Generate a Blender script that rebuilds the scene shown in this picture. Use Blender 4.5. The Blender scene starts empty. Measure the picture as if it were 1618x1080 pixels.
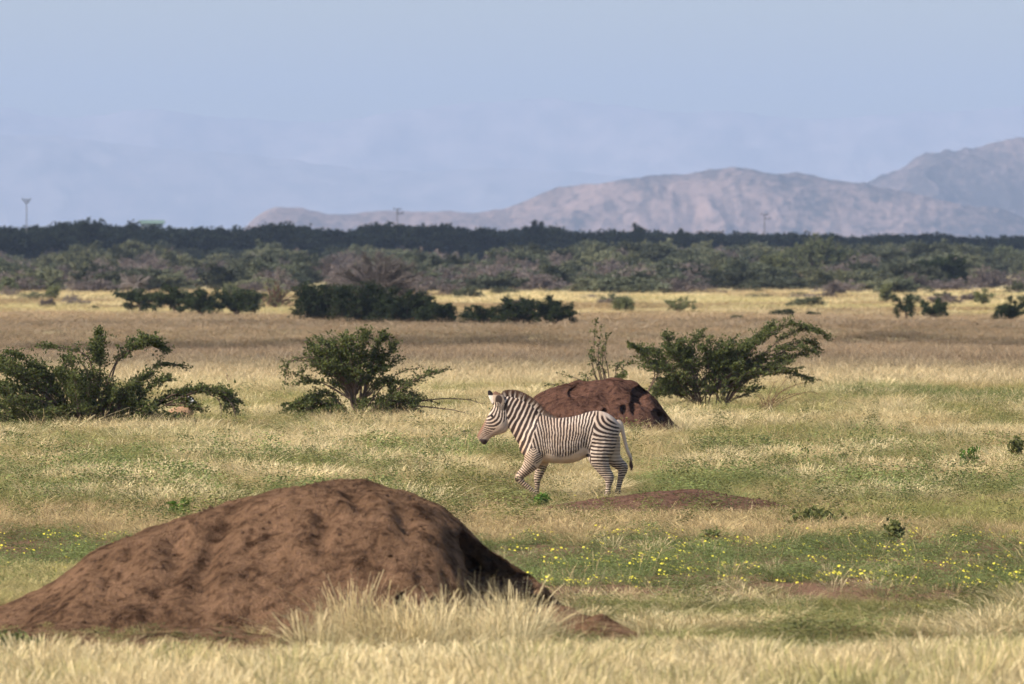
import bpy, math, random
import numpy as np
from mathutils import Vector

# ------------------------------------------------------------------ camera, sky, sun, exposure
SC = bpy.context.scene
C = SC.collection
F = 14500.0            # focal length in photo pixels (1618 wide)
H = 4.26               # camera height above the plain
HOR = 400.0            # photo row of the horizon
W0, H0 = 1618.0, 1080.0

cam_d = bpy.data.cameras.new('camera')
cam = bpy.data.objects.new('camera', cam_d); C.objects.link(cam)
cam.location = (0, 0, H)
cam.rotation_euler = (math.pi/2 - math.atan((H0/2 - HOR)/F), 0, 0)
cam_d.sensor_width = 22.3
cam_d.lens = F/W0*22.3
cam_d.clip_start = 1.0
cam_d.clip_end = 120000.0
cam_d.dof.use_dof = True
cam_d.dof.focus_distance = 166.0
cam_d.dof.aperture_fstop = 3.3
SC.camera = cam

SUN_EL = math.radians(38)
SUN_TO = Vector((-0.91*math.cos(SUN_EL), -0.41*math.cos(SUN_EL), math.sin(SUN_EL)))
world = bpy.data.worlds.new('World'); SC.world = world
world.use_nodes = True
wn = world.node_tree.nodes; wl = world.node_tree.links
sky = wn.new('ShaderNodeTexSky'); sky.sky_type = 'NISHITA'; sky.sun_disc = False
sky.sun_elevation = SUN_EL
sky.sun_rotation = math.atan2(SUN_TO.x, SUN_TO.y)
sky.air_density = 1.0; sky.dust_density = 1.0; sky.ozone_density = 1.5
wl.new(sky.outputs[0], wn['Background'].inputs[0])
wn['Background'].inputs[1].default_value = 0.10
sun_d = bpy.data.lights.new('sun', 'SUN'); sun_d.energy = 4.6; sun_d.angle = math.radians(0.5)
sun_d.color = (1.0, 0.94, 0.85)
sun = bpy.data.objects.new('sun', sun_d); C.objects.link(sun)
sun.rotation_euler = SUN_TO.to_track_quat('Z', 'Y').to_euler()
SC.view_settings.view_transform = 'Standard'
SC.view_settings.look = 'None'
SC.view_settings.gamma = 1.0
SC.view_settings.exposure = 0.72
SC.cycles.max_bounces = 4
SC.cycles.use_adaptive_sampling = True
SC.cycles.adaptive_threshold = 0.03
SC.cycles.diffuse_bounces = 2
SC.cycles.glossy_bounces = 1
SC.cycles.transmission_bounces = 1
SC.cycles.volume_bounces = 0
SC.cycles.transparent_max_bounces = 12
SC.cycles.use_denoising = True

rng = np.random.default_rng(7)
random.seed(7)

# ------------------------------------------------------------------ helpers
def dist(py): return H*F/(py - HOR)
def X(px, d): return (px - W0/2)/F*d
def Z(py, d): return H - (py - HOR)/F*d

def _hash(ix, iy, seed):
    h = (ix.astype(np.int64)*374761393 + iy.astype(np.int64)*668265263 + seed*974711) & 0xffffffff
    h = ((h ^ (h >> 13))*1274126177) & 0xffffffff
    h = (h ^ (h >> 16)) & 0xffffffff
    return h.astype(np.float64)/0xffffffff
def vnoise(x, y, seed=0):
    x = np.asarray(x, float); y = np.asarray(y, float)
    x, y = np.broadcast_arrays(x, y)
    ix = np.floor(x); iy = np.floor(y); fx = x-ix; fy = y-iy
    fx = fx*fx*fx*(fx*(fx*6-15)+10); fy = fy*fy*fy*(fy*(fy*6-15)+10)
    a = _hash(ix, iy, seed); b = _hash(ix+1, iy, seed); c = _hash(ix, iy+1, seed); d = _hash(ix+1, iy+1, seed)
    return (a*(1-fx)+b*fx)*(1-fy) + (c*(1-fx)+d*fx)*fy
def fbm(x, y, oct=4, seed=0):
    s = 0; a = 0.5; t = 0; x = np.asarray(x, float); y = np.asarray(y, float)
    for k in range(oct):
        s = s + a*vnoise(x*2**k + 17.3*k, y*2**k + 5.1*k, seed+k); t += a; a *= 0.5
    return s/t
def ridged(x, y, oct=4, seed=0):
    s = 0; a = 0.5; t = 0; x = np.asarray(x, float); y = np.asarray(y, float)
    for k in range(oct):
        s = s + a*(1-np.abs(2*vnoise(x*2**k + 11.3*k, y*2**k + 3.1*k, seed+k)-1)); t += a; a *= 0.5
    return s/t
def sstep(a, b, x):
    t = np.clip((np.asarray(x, float)-a)/(b-a), 0, 1); return t*t*(3-2*t)
def gz(x, y):
    x = np.asarray(x, float); y = np.asarray(y, float)
    return 0.7*sstep(260, 420, y)*(fbm(x/120, y/70, 3, 40)-0.5)

def obj(name, mesh, parent=None, loc=None):
    o = bpy.data.objects.new(name, mesh); C.objects.link(o)
    if parent: o.parent = parent
    if loc is not None: o.location = loc
    return o
def tag(o, label, cat, group=None):
    o['label'] = label; o['category'] = cat
    if group: o['group'] = group
    return o
def thing(name, label, cat, loc=(0, 0, 0), group=None, rz=0.0):
    o = bpy.data.objects.new(name, None); C.objects.link(o)
    o.location = loc; o.rotation_euler = (0, 0, rz); o.empty_display_size = 0.1
    return tag(o, label, cat, group)
def struct(o):
    o['kind'] = 'structure'; return o
def stuff(o, label, cat):
    o['kind'] = 'stuff'; return tag(o, label, cat)

def mesh_np(name, V, Fc, mat=None, smooth=False, attrs=None):
    """V (n,3); Fc: (m,k) array of faces with the same number of corners"""
    V = np.asarray(V, np.float32); Fc = np.asarray(Fc, np.int32)
    me = bpy.data.meshes.new(name)
    me.vertices.add(len(V)); me.vertices.foreach_set('co', V.ravel())
    m, k = Fc.shape
    me.loops.add(m*k); me.loops.foreach_set('vertex_index', Fc.ravel())
    me.polygons.add(m)
    me.polygons.foreach_set('loop_start', np.arange(0, m*k, k, dtype=np.int32))
    if smooth: me.polygons.foreach_set('use_smooth', np.ones(m, bool))
    for nm, arr in (attrs or {}).items():
        arr = np.asarray(arr, np.float32)
        if arr.ndim == 1:
            a = me.attributes.new(nm, 'FLOAT', 'POINT'); a.data.foreach_set('value', arr)
        else:
            if arr.shape[1] == 3: arr = np.concatenate([arr, np.ones((len(arr), 1), np.float32)], 1)
            a = me.attributes.new(nm, 'FLOAT_COLOR', 'POINT'); a.data.foreach_set('color', arr.ravel())
    me.update(calc_edges=True); me.validate()
    if mat: me.materials.append(mat)
    return me

def grid_faces(nx, ny):
    i, j = np.meshgrid(np.arange(nx-1), np.arange(ny-1), indexing='ij')
    a = (i*ny+j).ravel()
    return np.stack([a, a+ny, a+ny+1, a+1], 1)

class Tubes:
    """collects tapered round limbs into one mesh"""
    def __init__(s, sides=5): s.V = []; s.F = []; s.n = 0; s.sides = sides
    def add(s, P, R):
        P = np.asarray(P, float); R = np.asarray(R, float); k = s.sides; n = len(P)
        T = np.gradient(P, axis=0); T /= (np.linalg.norm(T, axis=1, keepdims=True)+1e-9)
        ref = np.array([0.31, 0.9, 0.2]); A = np.cross(T, ref); A /= (np.linalg.norm(A, axis=1, keepdims=True)+1e-9)
        B = np.cross(T, A)
        t = np.arange(k)/k*2*math.pi
        ring = P[:, None, :] + R[:, None, None]*(np.cos(t)[None, :, None]*A[:, None, :] + np.sin(t)[None, :, None]*B[:, None, :])
        s.V.append(ring.reshape(-1, 3))
        i, j = np.meshgrid(np.arange(n-1), np.arange(k), indexing='ij')
        a = i*k+j; b = i*k+(j+1) % k
        s.F.append(np.stack([a, b, b+k, a+k], -1).reshape(-1, 4)+s.n)
        s.n += n*k
    def mesh(s, name, mat): return mesh_np(name, np.concatenate(s.V), np.concatenate(s.F), mat, True)

def spline(P, n):
    P = np.asarray(P, float)
    if len(P) == 2:
        t = np.linspace(0, 1, n)[:, None]; return P[0]*(1-t)+P[1]*t
    Q = np.vstack([2*P[0]-P[1], P, 2*P[-1]-P[-2]]); m = len(P)-1
    out = []
    for t in np.linspace(0, m, n):
        i = min(int(t), m-1); u = t-i; a, b, c, d = Q[i:i+4]
        out.append(0.5*((2*b)+(-a+c)*u+(2*a-5*b+4*c-d)*u*u+(-a+3*b-3*c+d)*u**3))
    return np.array(out)

def leaf_quads(Pc, L, Wd, D=None, flat=0.0):
    """diamond leaves at centres Pc, length L, width Wd, along D (random if None)"""
    n = len(Pc)
    if D is None: D = rng.normal(size=(n, 3))
    D = D/(np.linalg.norm(D, axis=1, keepdims=True)+1e-9)
    N = rng.normal(size=(n, 3)); N[:, 2] += flat*3
    S = np.cross(D, N); S /= (np.linalg.norm(S, axis=1, keepdims=True)+1e-9)
    L = np.broadcast_to(np.asarray(L, float), (n,))[:, None]; Wd = np.broadcast_to(np.asarray(Wd, float), (n,))[:, None]
    V = np.stack([Pc-D*L*.5, Pc+S*Wd*.5-D*L*.05, Pc+D*L*.5, Pc-S*Wd*.5+D*L*.05], 1).reshape(-1, 3)
    Fc = np.arange(n*4).reshape(n, 4)
    return V, Fc

# ------------------------------------------------------------------ materials
def nmat(name):
    m = bpy.data.materials.new(name); m.use_nodes = True
    n = m.node_tree.nodes; l = m.node_tree.links
    b = n['Principled BSDF']; b.inputs['Roughness'].default_value = 0.9
    b.inputs['Specular IOR Level'].default_value = 0.15
    return m, n, l, b
def ramp(n, stops, interp='LINEAR'):
    r = n.new('ShaderNodeValToRGB'); r.color_ramp.interpolation = interp
    e = r.color_ramp.elements
    while len(e) < len(stops): e.new(0.5)
    for q, (p, c) in zip(e, stops): q.position = p; q.color = (*c, 1)
    return r
def noise(n, l, scale, detail=4, rough=.55, vec=None, dist_=0.0):
    t = n.new('ShaderNodeTexNoise'); t.inputs['Scale'].default_value = scale
    t.inputs['Detail'].default_value = detail; t.inputs['Roughness'].default_value = rough
    t.inputs['Distortion'].default_value = dist_
    if vec is not None: l.new(vec, t.inputs['Vector'])
    return t
def mix(n, l, fac, a, b, mode='MIX'):
    m = n.new('ShaderNodeMix'); m.data_type = 'RGBA'; m.blend_type = mode
    for s, v in ((m.inputs[0], fac), (m.inputs[6], a), (m.inputs[7], b)):
        if hasattr(v, 'links'): l.new(v, s)
        elif isinstance(v, tuple): s.default_value = (*v, 1)
        else: s.default_value = v
    return m.outputs[2]
def bump(n, l, b, height, strength, distance):
    u = n.new('ShaderNodeBump'); u.inputs['Strength'].default_value = strength; u.inputs['Distance'].default_value = distance
    l.new(height, u.inputs['Height']); l.new(u.outputs[0], b.inputs['Normal'])
def objco(n, geo=False):
    if geo: return n.new('ShaderNodeNewGeometry').outputs['Position']
    return n.new('ShaderNodeTexCoord').outputs['Object']

def leaf_mat(name, col, var=0.35, trans=0.35, inst=False):
    m, n, l, b = nmat(name)
    a = n.new('ShaderNodeAttribute'); a.attribute_name = 'var'
    hi = tuple(min(1, c*(1+var)) for c in col); lo = tuple(c*(1-var) for c in col)
    c = mix(n, l, a.outputs['Fac'], lo, (hi[0]*1.12, hi[1], hi[2]*.85))
    if inst:
        ia = n.new('ShaderNodeAttribute'); ia.attribute_type = 'INSTANCER'; ia.attribute_name = 'col'
        c = mix(n, l, 1.0, c, ia.outputs['Color'], 'MULTIPLY')
    l.new(c, b.inputs['Base Color']); b.inputs['Roughness'].default_value = 0.65
    t = n.new('ShaderNodeBsdfTranslucent'); l.new(c, t.inputs[0])
    s = n.new('ShaderNodeMixShader'); s.inputs[0].default_value = trans
    l.new(b.outputs[0], s.inputs[1]); l.new(t.outputs[0], s.inputs[2])
    l.new(s.outputs[0], n['Material Output'].inputs[0])
    return m
def bark_mat(name, col):
    m, n, l, b = nmat(name)
    t = noise(n, l, 9, 4, .6, objco(n))
    l.new(mix(n, l, t.outputs[0], tuple(c*.6 for c in col), tuple(c*1.4 for c in col)), b.inputs['Base Color'])
    bump(n, l, b, t.outputs[0], .5, .02)
    return m
def grass_mat(name, trans=.3):
    m, n, l, b = nmat(name)
    ia = n.new('ShaderNodeAttribute'); ia.attribute_type = 'INSTANCER'; ia.attribute_name = 'col'
    a = n.new('ShaderNodeAttribute'); a.attribute_name = 'var'
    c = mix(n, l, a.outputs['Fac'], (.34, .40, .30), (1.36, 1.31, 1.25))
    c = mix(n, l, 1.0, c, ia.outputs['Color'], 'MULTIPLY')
    l.new(c, b.inputs['Base Color']); b.inputs['Roughness'].default_value = .7
    t = n.new('ShaderNodeBsdfTranslucent'); l.new(c, t.inputs[0])
    s = n.new('ShaderNodeMixShader'); s.inputs[0].default_value = trans
    l.new(b.outputs[0], s.inputs[1]); l.new(t.outputs[0], s.inputs[2])
    l.new(s.outputs[0], n['Material Output'].inputs[0])
    return m
def plain_mat(name, col, rough=.8):
    m, n, l, b = nmat(name)
    t = noise(n, l, 14, 3, .6, objco(n))
    l.new(mix(n, l, t.outputs[0], tuple(c*.75 for c in col), tuple(min(1, c*1.25) for c in col)), b.inputs['Base Color'])
    b.inputs['Roughness'].default_value = rough
    return m

def soil_mat(name, col, dark, scale=1.0):
    m, n, l, b = nmat(name)
    co = objco(n)
    t1 = noise(n, l, 1.7*scale, 8, .66, co, .6)
    t2 = noise(n, l, 7*scale, 6, .65, co)
    t3 = noise(n, l, 38*scale, 5, .7, co)
    r1 = ramp(n, [(.34, tuple(c*.72 for c in dark)), (.47, tuple(c*.92 for c in col)), (.70, tuple(min(1, c*1.35) for c in col))])
    l.new(t1.outputs[0], r1.inputs[0])
    r2 = ramp(n, [(.36, (.42, .40, .40)), (.50, (1, 1, 1)), (.8, (1.12, 1.1, 1.06))]); l.new(t2.outputs[0], r2.inputs[0])
    c = mix(n, l, 1.0, r1.outputs[0], r2.outputs[0], 'MULTIPLY')
    r3 = ramp(n, [(.3, (.72, .72, .72)), (.6, (1.1, 1.1, 1.1))]); l.new(t3.outputs[0], r3.inputs[0])
    c = mix(n, l, 1.0, c, r3.outputs[0], 'MULTIPLY')
    l.new(c, b.inputs['Base Color'])
    ad = n.new('ShaderNodeMath'); ad.operation = 'MULTIPLY_ADD'; ad.inputs[1].default_value = .35
    l.new(t3.outputs[0], ad.inputs[0]); l.new(t2.outputs[0], ad.inputs[2])
    bump(n, l, b, ad.outputs[0], 1.0, .17/scale)
    b.inputs['Roughness'].default_value = 1.0; b.inputs['Specular IOR Level'].default_value = 0.0
    return m

def ground_mat():
    m, n, l, b = nmat('plain_ground')
    co = objco(n, True)
    mp = n.new('ShaderNodeMapping'); mp.inputs['Scale'].default_value = (1, .16, 1); l.new(co, mp.inputs[0])
    big = noise(n, l, .035, 5, .6, mp.outputs[0])
    mid = noise(n, l, .5, 6, .65, co)
    fine = noise(n, l, 9, 5, .65, co)
    r = ramp(n, [(.30, (.24, .15, .095)), (.45, (.36, .26, .15)), (.58, (.46, .36, .20)), (.75, (.29, .27, .12))])
    l.new(mid.outputs[0], r.inputs[0])
    far = ramp(n, [(.35, (.30, .24, .14)), (.5, (.50, .40, .21)), (.65, (.60, .48, .25))]); l.new(big.outputs[0], far.inputs[0])
    sx = n.new('ShaderNodeSeparateXYZ'); l.new(co, sx.inputs[0])
    mr = n.new('ShaderNodeMapRange'); mr.inputs[1].default_value = 250; mr.inputs[2].default_value = 600; l.new(sx.outputs[1], mr.inputs[0])
    c = mix(n, l, mr.outputs[0], r.outputs[0], far.outputs[0])
    # bare reddish soil close to the mounds
    ms = n.new('ShaderNodeMapRange'); ms.inputs[1].default_value = 175; ms.inputs[2].default_value = 158; l.new(sx.outputs[1], ms.inputs[0])
    so = ramp(n, [(.35, (.12, .066, .042)), (.6, (.22, .128, .080))]); l.new(fine.outputs[0], so.inputs[0])
    c = mix(n, l, ms.outputs[0], c, so.outputs[0])
    l.new(c, b.inputs['Base Color'])
    bump(n, l, b, fine.outputs[0], .6, .05)
    b.inputs['Roughness'].default_value = 1.0; b.inputs['Specular IOR Level'].default_value = 0.0
    return m

def hill_mat(name, rock, shrub, amount, seed):
    m, n, l, b = nmat(name)
    co = objco(n, True)
    mp = n.new('ShaderNodeMapping'); mp.inputs['Location'].default_value = (seed*31.0, seed*7.0, 0); mp.inputs['Scale'].default_value = (1, .45, 1); l.new(co, mp.inputs[0])
    big = noise(n, l, .007, 5, .6, mp.outputs[0])
    sm = noise(n, l, .075, 5, .75, mp.outputs[0])
    ad = n.new('ShaderNodeMath'); ad.operation = 'MULTIPLY_ADD'; ad.inputs[1].default_value = .8
    l.new(big.outputs[0], ad.inputs[0]); l.new(sm.outputs[0], ad.inputs[2])
    r = ramp(n, [(amount-.07, rock), (amount+.07, shrub)]); 
    sc = n.new('ShaderNodeMath'); sc.operation = 'MULTIPLY'; sc.inputs[1].default_value = .555; l.new(ad.outputs[0], sc.inputs[0])
    l.new(sc.outputs[0], r.inputs[0]); l.new(r.outputs[0], b.inputs['Base Color'])
    b.inputs['Roughness'].default_value = 1.0; b.inputs['Specular IOR Level'].default_value = 0.0
    return m

M = dict(
    ground=ground_mat(),
    mound=soil_mat('termite_soil', (.225, .128, .074), (.095, .052, .031), 1.0),
    mound2=soil_mat('termite_soil_red', (.150, .075, .050), (.085, .042, .028), 1.2),
    mound3=soil_mat('bare_soil', (.205, .112, .075), (.12, .063, .042), 1.6),
    clod=soil_mat('clod_soil', (.22, .13, .08), (.12, .07, .045), 3.0),
    leaf=leaf_mat('thorn_leaves', (.100, .125, .042), .45, .42),
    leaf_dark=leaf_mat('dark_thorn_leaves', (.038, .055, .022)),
    leaf_pale=leaf_mat('pale_scrub_leaves', (.16, .18, .085)),
    leaf_mid=leaf_mat('woodland_leaves', (.15, .175, .095)),
    leaf_weed=leaf_mat('weed_leaves', (.150, .170, .062), .4, .4),
    leaf_fresh=leaf_mat('fresh_leaves', (.10, .19, .035)),
    leaf_inst=leaf_mat('scrub_leaves', (1, 1, 1), inst=True),
    bark=bark_mat('thorn_bark', (.13, .085, .06)),
    bark_grey=bark_mat('grey_bark', (.20, .165, .145)),
    grass=grass_mat('grass_blades'),
    concrete=plain_mat('pole_concrete', (.34, .30, .27)),
    steel=plain_mat('crossarm_steel', (.10, .09, .09), .6),
    roofg=plain_mat('pale_green_roof', (.40, .52, .40), .5),
    wallw=plain_mat('plaster', (.6, .58, .52)),
)

# ------------------------------------------------------------------ ground, hills, mountain, clouds
def make_ground():
    ys = np.concatenate([np.linspace(-250, 60, 12), np.geomspace(70, 44000, 190)])
    s = np.linspace(-1, 1, 141); s = np.sign(s)*np.abs(s)**1.6
    yy = np.repeat(ys[:, None], len(s), 1)
    xx = s[None, :]*(140+np.abs(yy)*.28)
    zz = gz(xx, yy)
    V = np.stack([xx, yy, zz], -1).reshape(-1, 3)
    Fc = grid_faces(len(ys), len(s))[:, ::-1]
    return struct(obj('ground', mesh_np('ground', V, Fc, M['ground'], True)))
make_ground()

def make_hills(name, dcen, half, prof, mat, seed, rough=.36, nx=420, ny=120, spur=1.0):
    P = np.array(prof, float)
    xs = np.linspace(P[0, 0], P[-1, 0], nx)
    h = np.interp(xs, P[:, 0], (HOR-P[:, 1])/F*dcen)
    k = np.ones(5)/5; h = np.convolve(np.pad(h, 2, 'edge'), k, 'valid')
    ty = np.linspace(-1, 1, ny)
    xw = X(xs, dcen)
    tt = ty[None, :]; hh = h[:, None]
    yy = dcen + tt*half + 0*hh
    xx = xw[:, None] + 0*yy
    L = half*.45
    sp = ridged(xx/L*.9*spur+.4*fbm(xx/L, yy/L, 2, seed+2), yy/L*.45, 5, seed)-.62
    env = np.clip(1-np.abs(tt + .25*(fbm(xx/L, 0*xx, 2, seed+9)-.5))**1.35, 0, 1)
    zz = hh*env + hh*rough*4.0*sp*np.sqrt(env)*np.clip(1-env*.72, .2, 1) + hh*.05*(fbm(xx/60, yy/90, 3, seed+3)-.5)
    zz = zz - 3.0
    V = np.stack([xx, yy, zz], -1).reshape(-1, 3)
    return struct(obj(name, mesh_np(name, V, grid_faces(nx, ny), mat, True)))
make_hills('hills', 16000, 520, [(330, 402), (375, 372), (400, 340), (432, 325), (470, 324), (520, 334), (560, 331), (600, 328), (650, 325), (700, 320), (760, 321), (800, 319), (860, 303), (930, 284), (1000, 273), (1060, 266), (1100, 261), (1150, 258), (1195, 256), (1260, 264), (1330, 271), (1400, 284), (1500, 310), (1600, 335), (1760, 380), (1900, 402)],
           hill_mat('pink_rock_hill', (.275, .185, .155), (.055, .047, .046), .49, 1), 101)
make_hills('hills', 18500, 700, [(1180, 402), (1250, 345), (1310, 305), (1360, 281), (1385, 267), (1410, 257), (1450, 245), (1490, 236), (1530, 225), (1560, 221), (1600, 224), (1640, 224), (1720, 222), (1800, 230), (1950, 260), (2150, 402)],
           hill_mat('shrubby_hill', (.23, .16, .145), (.055, .047, .046), .455, 5), 161, .28)
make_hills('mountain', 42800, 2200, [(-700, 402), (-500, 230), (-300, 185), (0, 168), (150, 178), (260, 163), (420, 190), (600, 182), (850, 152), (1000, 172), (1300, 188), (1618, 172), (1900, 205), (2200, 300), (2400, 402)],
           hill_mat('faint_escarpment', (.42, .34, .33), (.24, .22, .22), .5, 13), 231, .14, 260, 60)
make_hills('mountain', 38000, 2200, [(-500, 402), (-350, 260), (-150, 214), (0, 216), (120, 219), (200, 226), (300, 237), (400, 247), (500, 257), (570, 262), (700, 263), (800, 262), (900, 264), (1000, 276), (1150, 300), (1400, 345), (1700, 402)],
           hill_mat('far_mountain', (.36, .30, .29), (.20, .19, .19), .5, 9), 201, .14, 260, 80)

def cloud(label, cx, cy, zc, sx, sy, sz, seed, T):
    """thin bank of cloud high over the plain"""
    n = 60
    u, v = np.meshgrid(np.linspace(0, 2*math.pi, 96, endpoint=False), np.linspace(0, math.pi, n), indexing='ij')
    d = np.stack([np.cos(u)*np.sin(v), np.sin(u)*np.sin(v), np.cos(v)], -1)
    r = 1+.30*(fbm(d[..., 0]*2.3+seed, d[..., 1]*2.3+d[..., 2]*1.7, 4, seed)-.5)*2
    e = .55
    dd = np.sign(d)*np.abs(d)**e
    V = dd*r[..., None]*np.array([sx, sy, sz]); V[..., 2] += sz*.25*fbm(V[..., 0]/90, V[..., 1]/90, 3, seed+4)
    a = np.arange(96*n).reshape(96, n)
    b = np.roll(a, -1, 0)
    Fc = np.stack([a[:, :-1], a[:, 1:], b[:, 1:], b[:, :-1]], -1).reshape(-1, 4)
    m, nn, l, bs = nmat('cloud_vapour'); bs.inputs['Base Color'].default_value = (.9, .9, .9, 1)
    tr = nn.new('ShaderNodeBsdfTransparent'); mx = nn.new('ShaderNodeMixShader'); mx.inputs[0].default_value = 1-T
    l.new(tr.outputs[0], mx.inputs[1]); l.new(bs.outputs[0], mx.inputs[2]); l.new(mx.outputs[0], nn['Material Output'].inputs[0])
    o = obj('cloud', mesh_np('cloud', V.reshape(-1, 3), Fc, m, True), None, (cx, cy, zc))
    return tag(o, label, 'cloud')
CZ = 1150.0
def shade(label, y0, y1, x0, x1, seed, T):
    k = CZ/SUN_TO.z
    cloud(label, (x0+x1)/2+SUN_TO.x*k, (y0+y1)/2+SUN_TO.y*k, CZ, (x1-x0)/2, (y1-y0)/2, 22, seed, T)
shade('thin small cloud whose shadow dims the grey brown middle plain', 330, 560, -420, 420, 3, .82)
shade('very thin veil of cloud whose shadow softens the far scrub', 1040, 1980, -900, 900, 21, .84)
shade('broad cloud whose shadow darkens the far woodland belt', 2020, 4600, -1500, 1500, 11, .50)

# ------------------------------------------------------------------ termite mounds
def mound(name, label, dcen, prof, dfront, dback, mat, seed, res, gullies=(), caves=(), rough=.08, power=.8, group='termite mounds on the plain', flute=.12, spill=()):
    P = np.array(prof, float); gfront = dfront+(2.8 if spill else 0)
    x0, x1 = X(P[0, 0], dcen), X(P[-1, 0], dcen)
    xs = np.arange(x0, x1+res, res); ys = np.arange(-gfront, dback+res, res)
    zt = np.interp(xs, X(P[:, 0], dcen), Z(P[:, 1], dcen))
    k = max(3, int(.25/res)) | 1; zt = np.convolve(np.pad(zt, k//2, 'edge'), np.ones(k)/k, 'valid')
    xx, yy = np.meshgrid(xs, ys, indexing='ij'); zz = zt[:, None] + 0*xx
    wob = .22*(fbm(xx*.7, yy*.7, 3, seed)-.5)
    t = np.where(yy < 0, -yy/dfront, yy/dback) + wob*sstep(0, .4, np.abs(yy))
    fr = np.clip(zz, 0.02, None)/zt.max()
    tw = np.clip(t/np.clip(.42+.62*fr**.6, .3, 1.05), 0, 1.3)
    env = np.clip(1-tw**2.1, -.2, 1); env = np.sign(env)*np.abs(env)**power
    h = zz*env
    fm = sstep(0.05, .5, t)*sstep(1.25, .75, tw)
    if flute: h = h - flute*zt.max()*fm*(ridged(xx*.9+.25*fbm(xx, yy, 2, seed+5), yy*.28, 3, seed+2)-.45)
    h = h + rough*(fbm(xx*1.6, yy*1.6, 5, seed+7)-.5)*np.clip(h*3, 0, 1) + rough*.35*(fbm(xx*6, yy*6, 4, seed+8)-.5)*np.clip(h*4, 0, 1)
    for (ax, ay, bx, by, wd, dp) in gullies:
        d = np.array([bx-ax, by-ay]); L2 = (d**2).sum()
        s = ((xx-ax)*d[0]+(yy-ay)*d[1])/L2; sc = np.clip(s, 0, 1)
        q = np.hypot(xx-ax-sc*d[0], yy-ay-sc*d[1])
        w_ = wd*(.75+.7*fbm(xx*2, yy*2, 3, seed+12))
        h = h - dp*np.exp(-(q/w_)**2)*sstep(-.02, .35, s)*sstep(1.05, .75, s)*np.clip(h*2.5, 0, 1)
    for (ax, ay, bx, by, wd, hs) in spill:        # washed-down earth at the foot
        d = np.array([bx-ax, by-ay]); s_ = np.clip(((xx-ax)*d[0]+(yy-ay)*d[1])/(d**2).sum(), 0, 1); q = np.hypot(xx-ax-s_*d[0], (yy-ay-s_*d[1])*.5)
        h = np.maximum(h, hs*(1-.75*s_)*np.exp(-(q/wd)**2)*(.6+.9*fbm(xx*2.5, yy*2.5, 4, seed+41))-.03)
    edge = np.minimum(np.minimum(xx-x0, x1-xx)/.5, np.minimum((yy+gfront), (dback-yy))/.4)
    h = h - .08*(1-np.clip(edge, 0, 1)) - .015
    yo = yy + .10*(fbm(xx*2.2, yy*2.2+h*2, 3, seed+30)-.5)*np.clip(h*2, 0, 1)
    xo = xx + 0
    for (cx, cy, rx, ry, ang, dp) in caves:      # hollows eaten sideways into the flank
        k = dcen/F; a = math.radians(ang); ddx = (xx-X(cx, dcen))/k; ddz = (h-Z(cy, dcen))/k
        qa = (ddx*math.cos(a)-ddz*math.sin(a))/rx; qb = (ddx*math.sin(a)+ddz*math.cos(a))/ry
        q = np.hypot(qa, qb)*(1+.9*(fbm(xx*3.5, h*3.5, 3, seed+20)-.5))
        w_ = dp*sstep(1.05, .8, q)*(yy < -.12); yo = yo + w_*.8; xo = xo - w_*(.9 if rx > 40 else .25)
    V = np.stack([xo, yo, h], -1).reshape(-1, 3)
    o = obj(name, mesh_np(name, V, grid_faces(len(xs), len(ys)), mat, True), None, (0, dcen, 0))
    tag(o, label, 'mound', group)
    return lambda x, y: np.array(h[np.clip(((x-x0)/res).astype(int), 0, len(xs)-1), np.clip(((y-dcen+gfront)/res).astype(int), 0, len(ys)-1)])*((x > x0) & (x < x1) & (y > dcen-gfront) & (y < dcen+dback))
D1 = 104.6
def m1(px): return X(px, D1)
mh1 = mound('termite_mound', 'huge rounded brown termite mound nearest the camera, behind tall straw grass', D1,
    [(-330, 1000), (-200, 978), (-100, 970), (0, 958), (60, 935), (110, 902), (150, 868), (200, 846), (290, 815), (370, 790), (440, 767), (500, 759), (580, 760), (650, 774), (700, 799), (740, 834), (790, 879), (850, 914), (880, 945), (905, 974), (950, 980), (1030, 986), (1120, 994)],
    3.6, 3.4, M['mound'], 3, .033,
    gullies=[(m1(352), -.9, m1(328), -3.0, .12, .17), (m1(300), -.9, m1(285), -2.6, .12, .12), (m1(225), -.9, m1(195), -2.2, .15, .11), (m1(520), -1.2, m1(515), -2.8, .12, .12), (m1(285), -.9, m1(270), -1.9, .14, .10), (m1(640), -1.2, m1(650), -2.8, .12, .10), (m1(450), -1.4, m1(440), -2.8, .16, .10), (m1(180), -.8, m1(160), -1.8, .14, .10), (m1(560), -.8, m1(575), -1.9, .12, .08)],
    caves=[(797, 905, 84, 32, 42, .62), (862, 952, 30, 11, 40, .3), (592, 958, 6, 17, 4, .30), (643, 940, 8, 22, -8, .30), (691, 946, 6, 17, 5, .25)],
    rough=.15, spill=[(m1(880), -1.2, m1(1040), -5.2, .36, .34), (m1(330), -3.0, m1(300), -5.2, .9, .20), (m1(140), -2.4, m1(110), -4.4, .8, .22), (m1(470), -3.2, m1(500), -4.6, .5, .16)])
D2 = 212.0
def m2(px): return X(px, D2)
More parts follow.
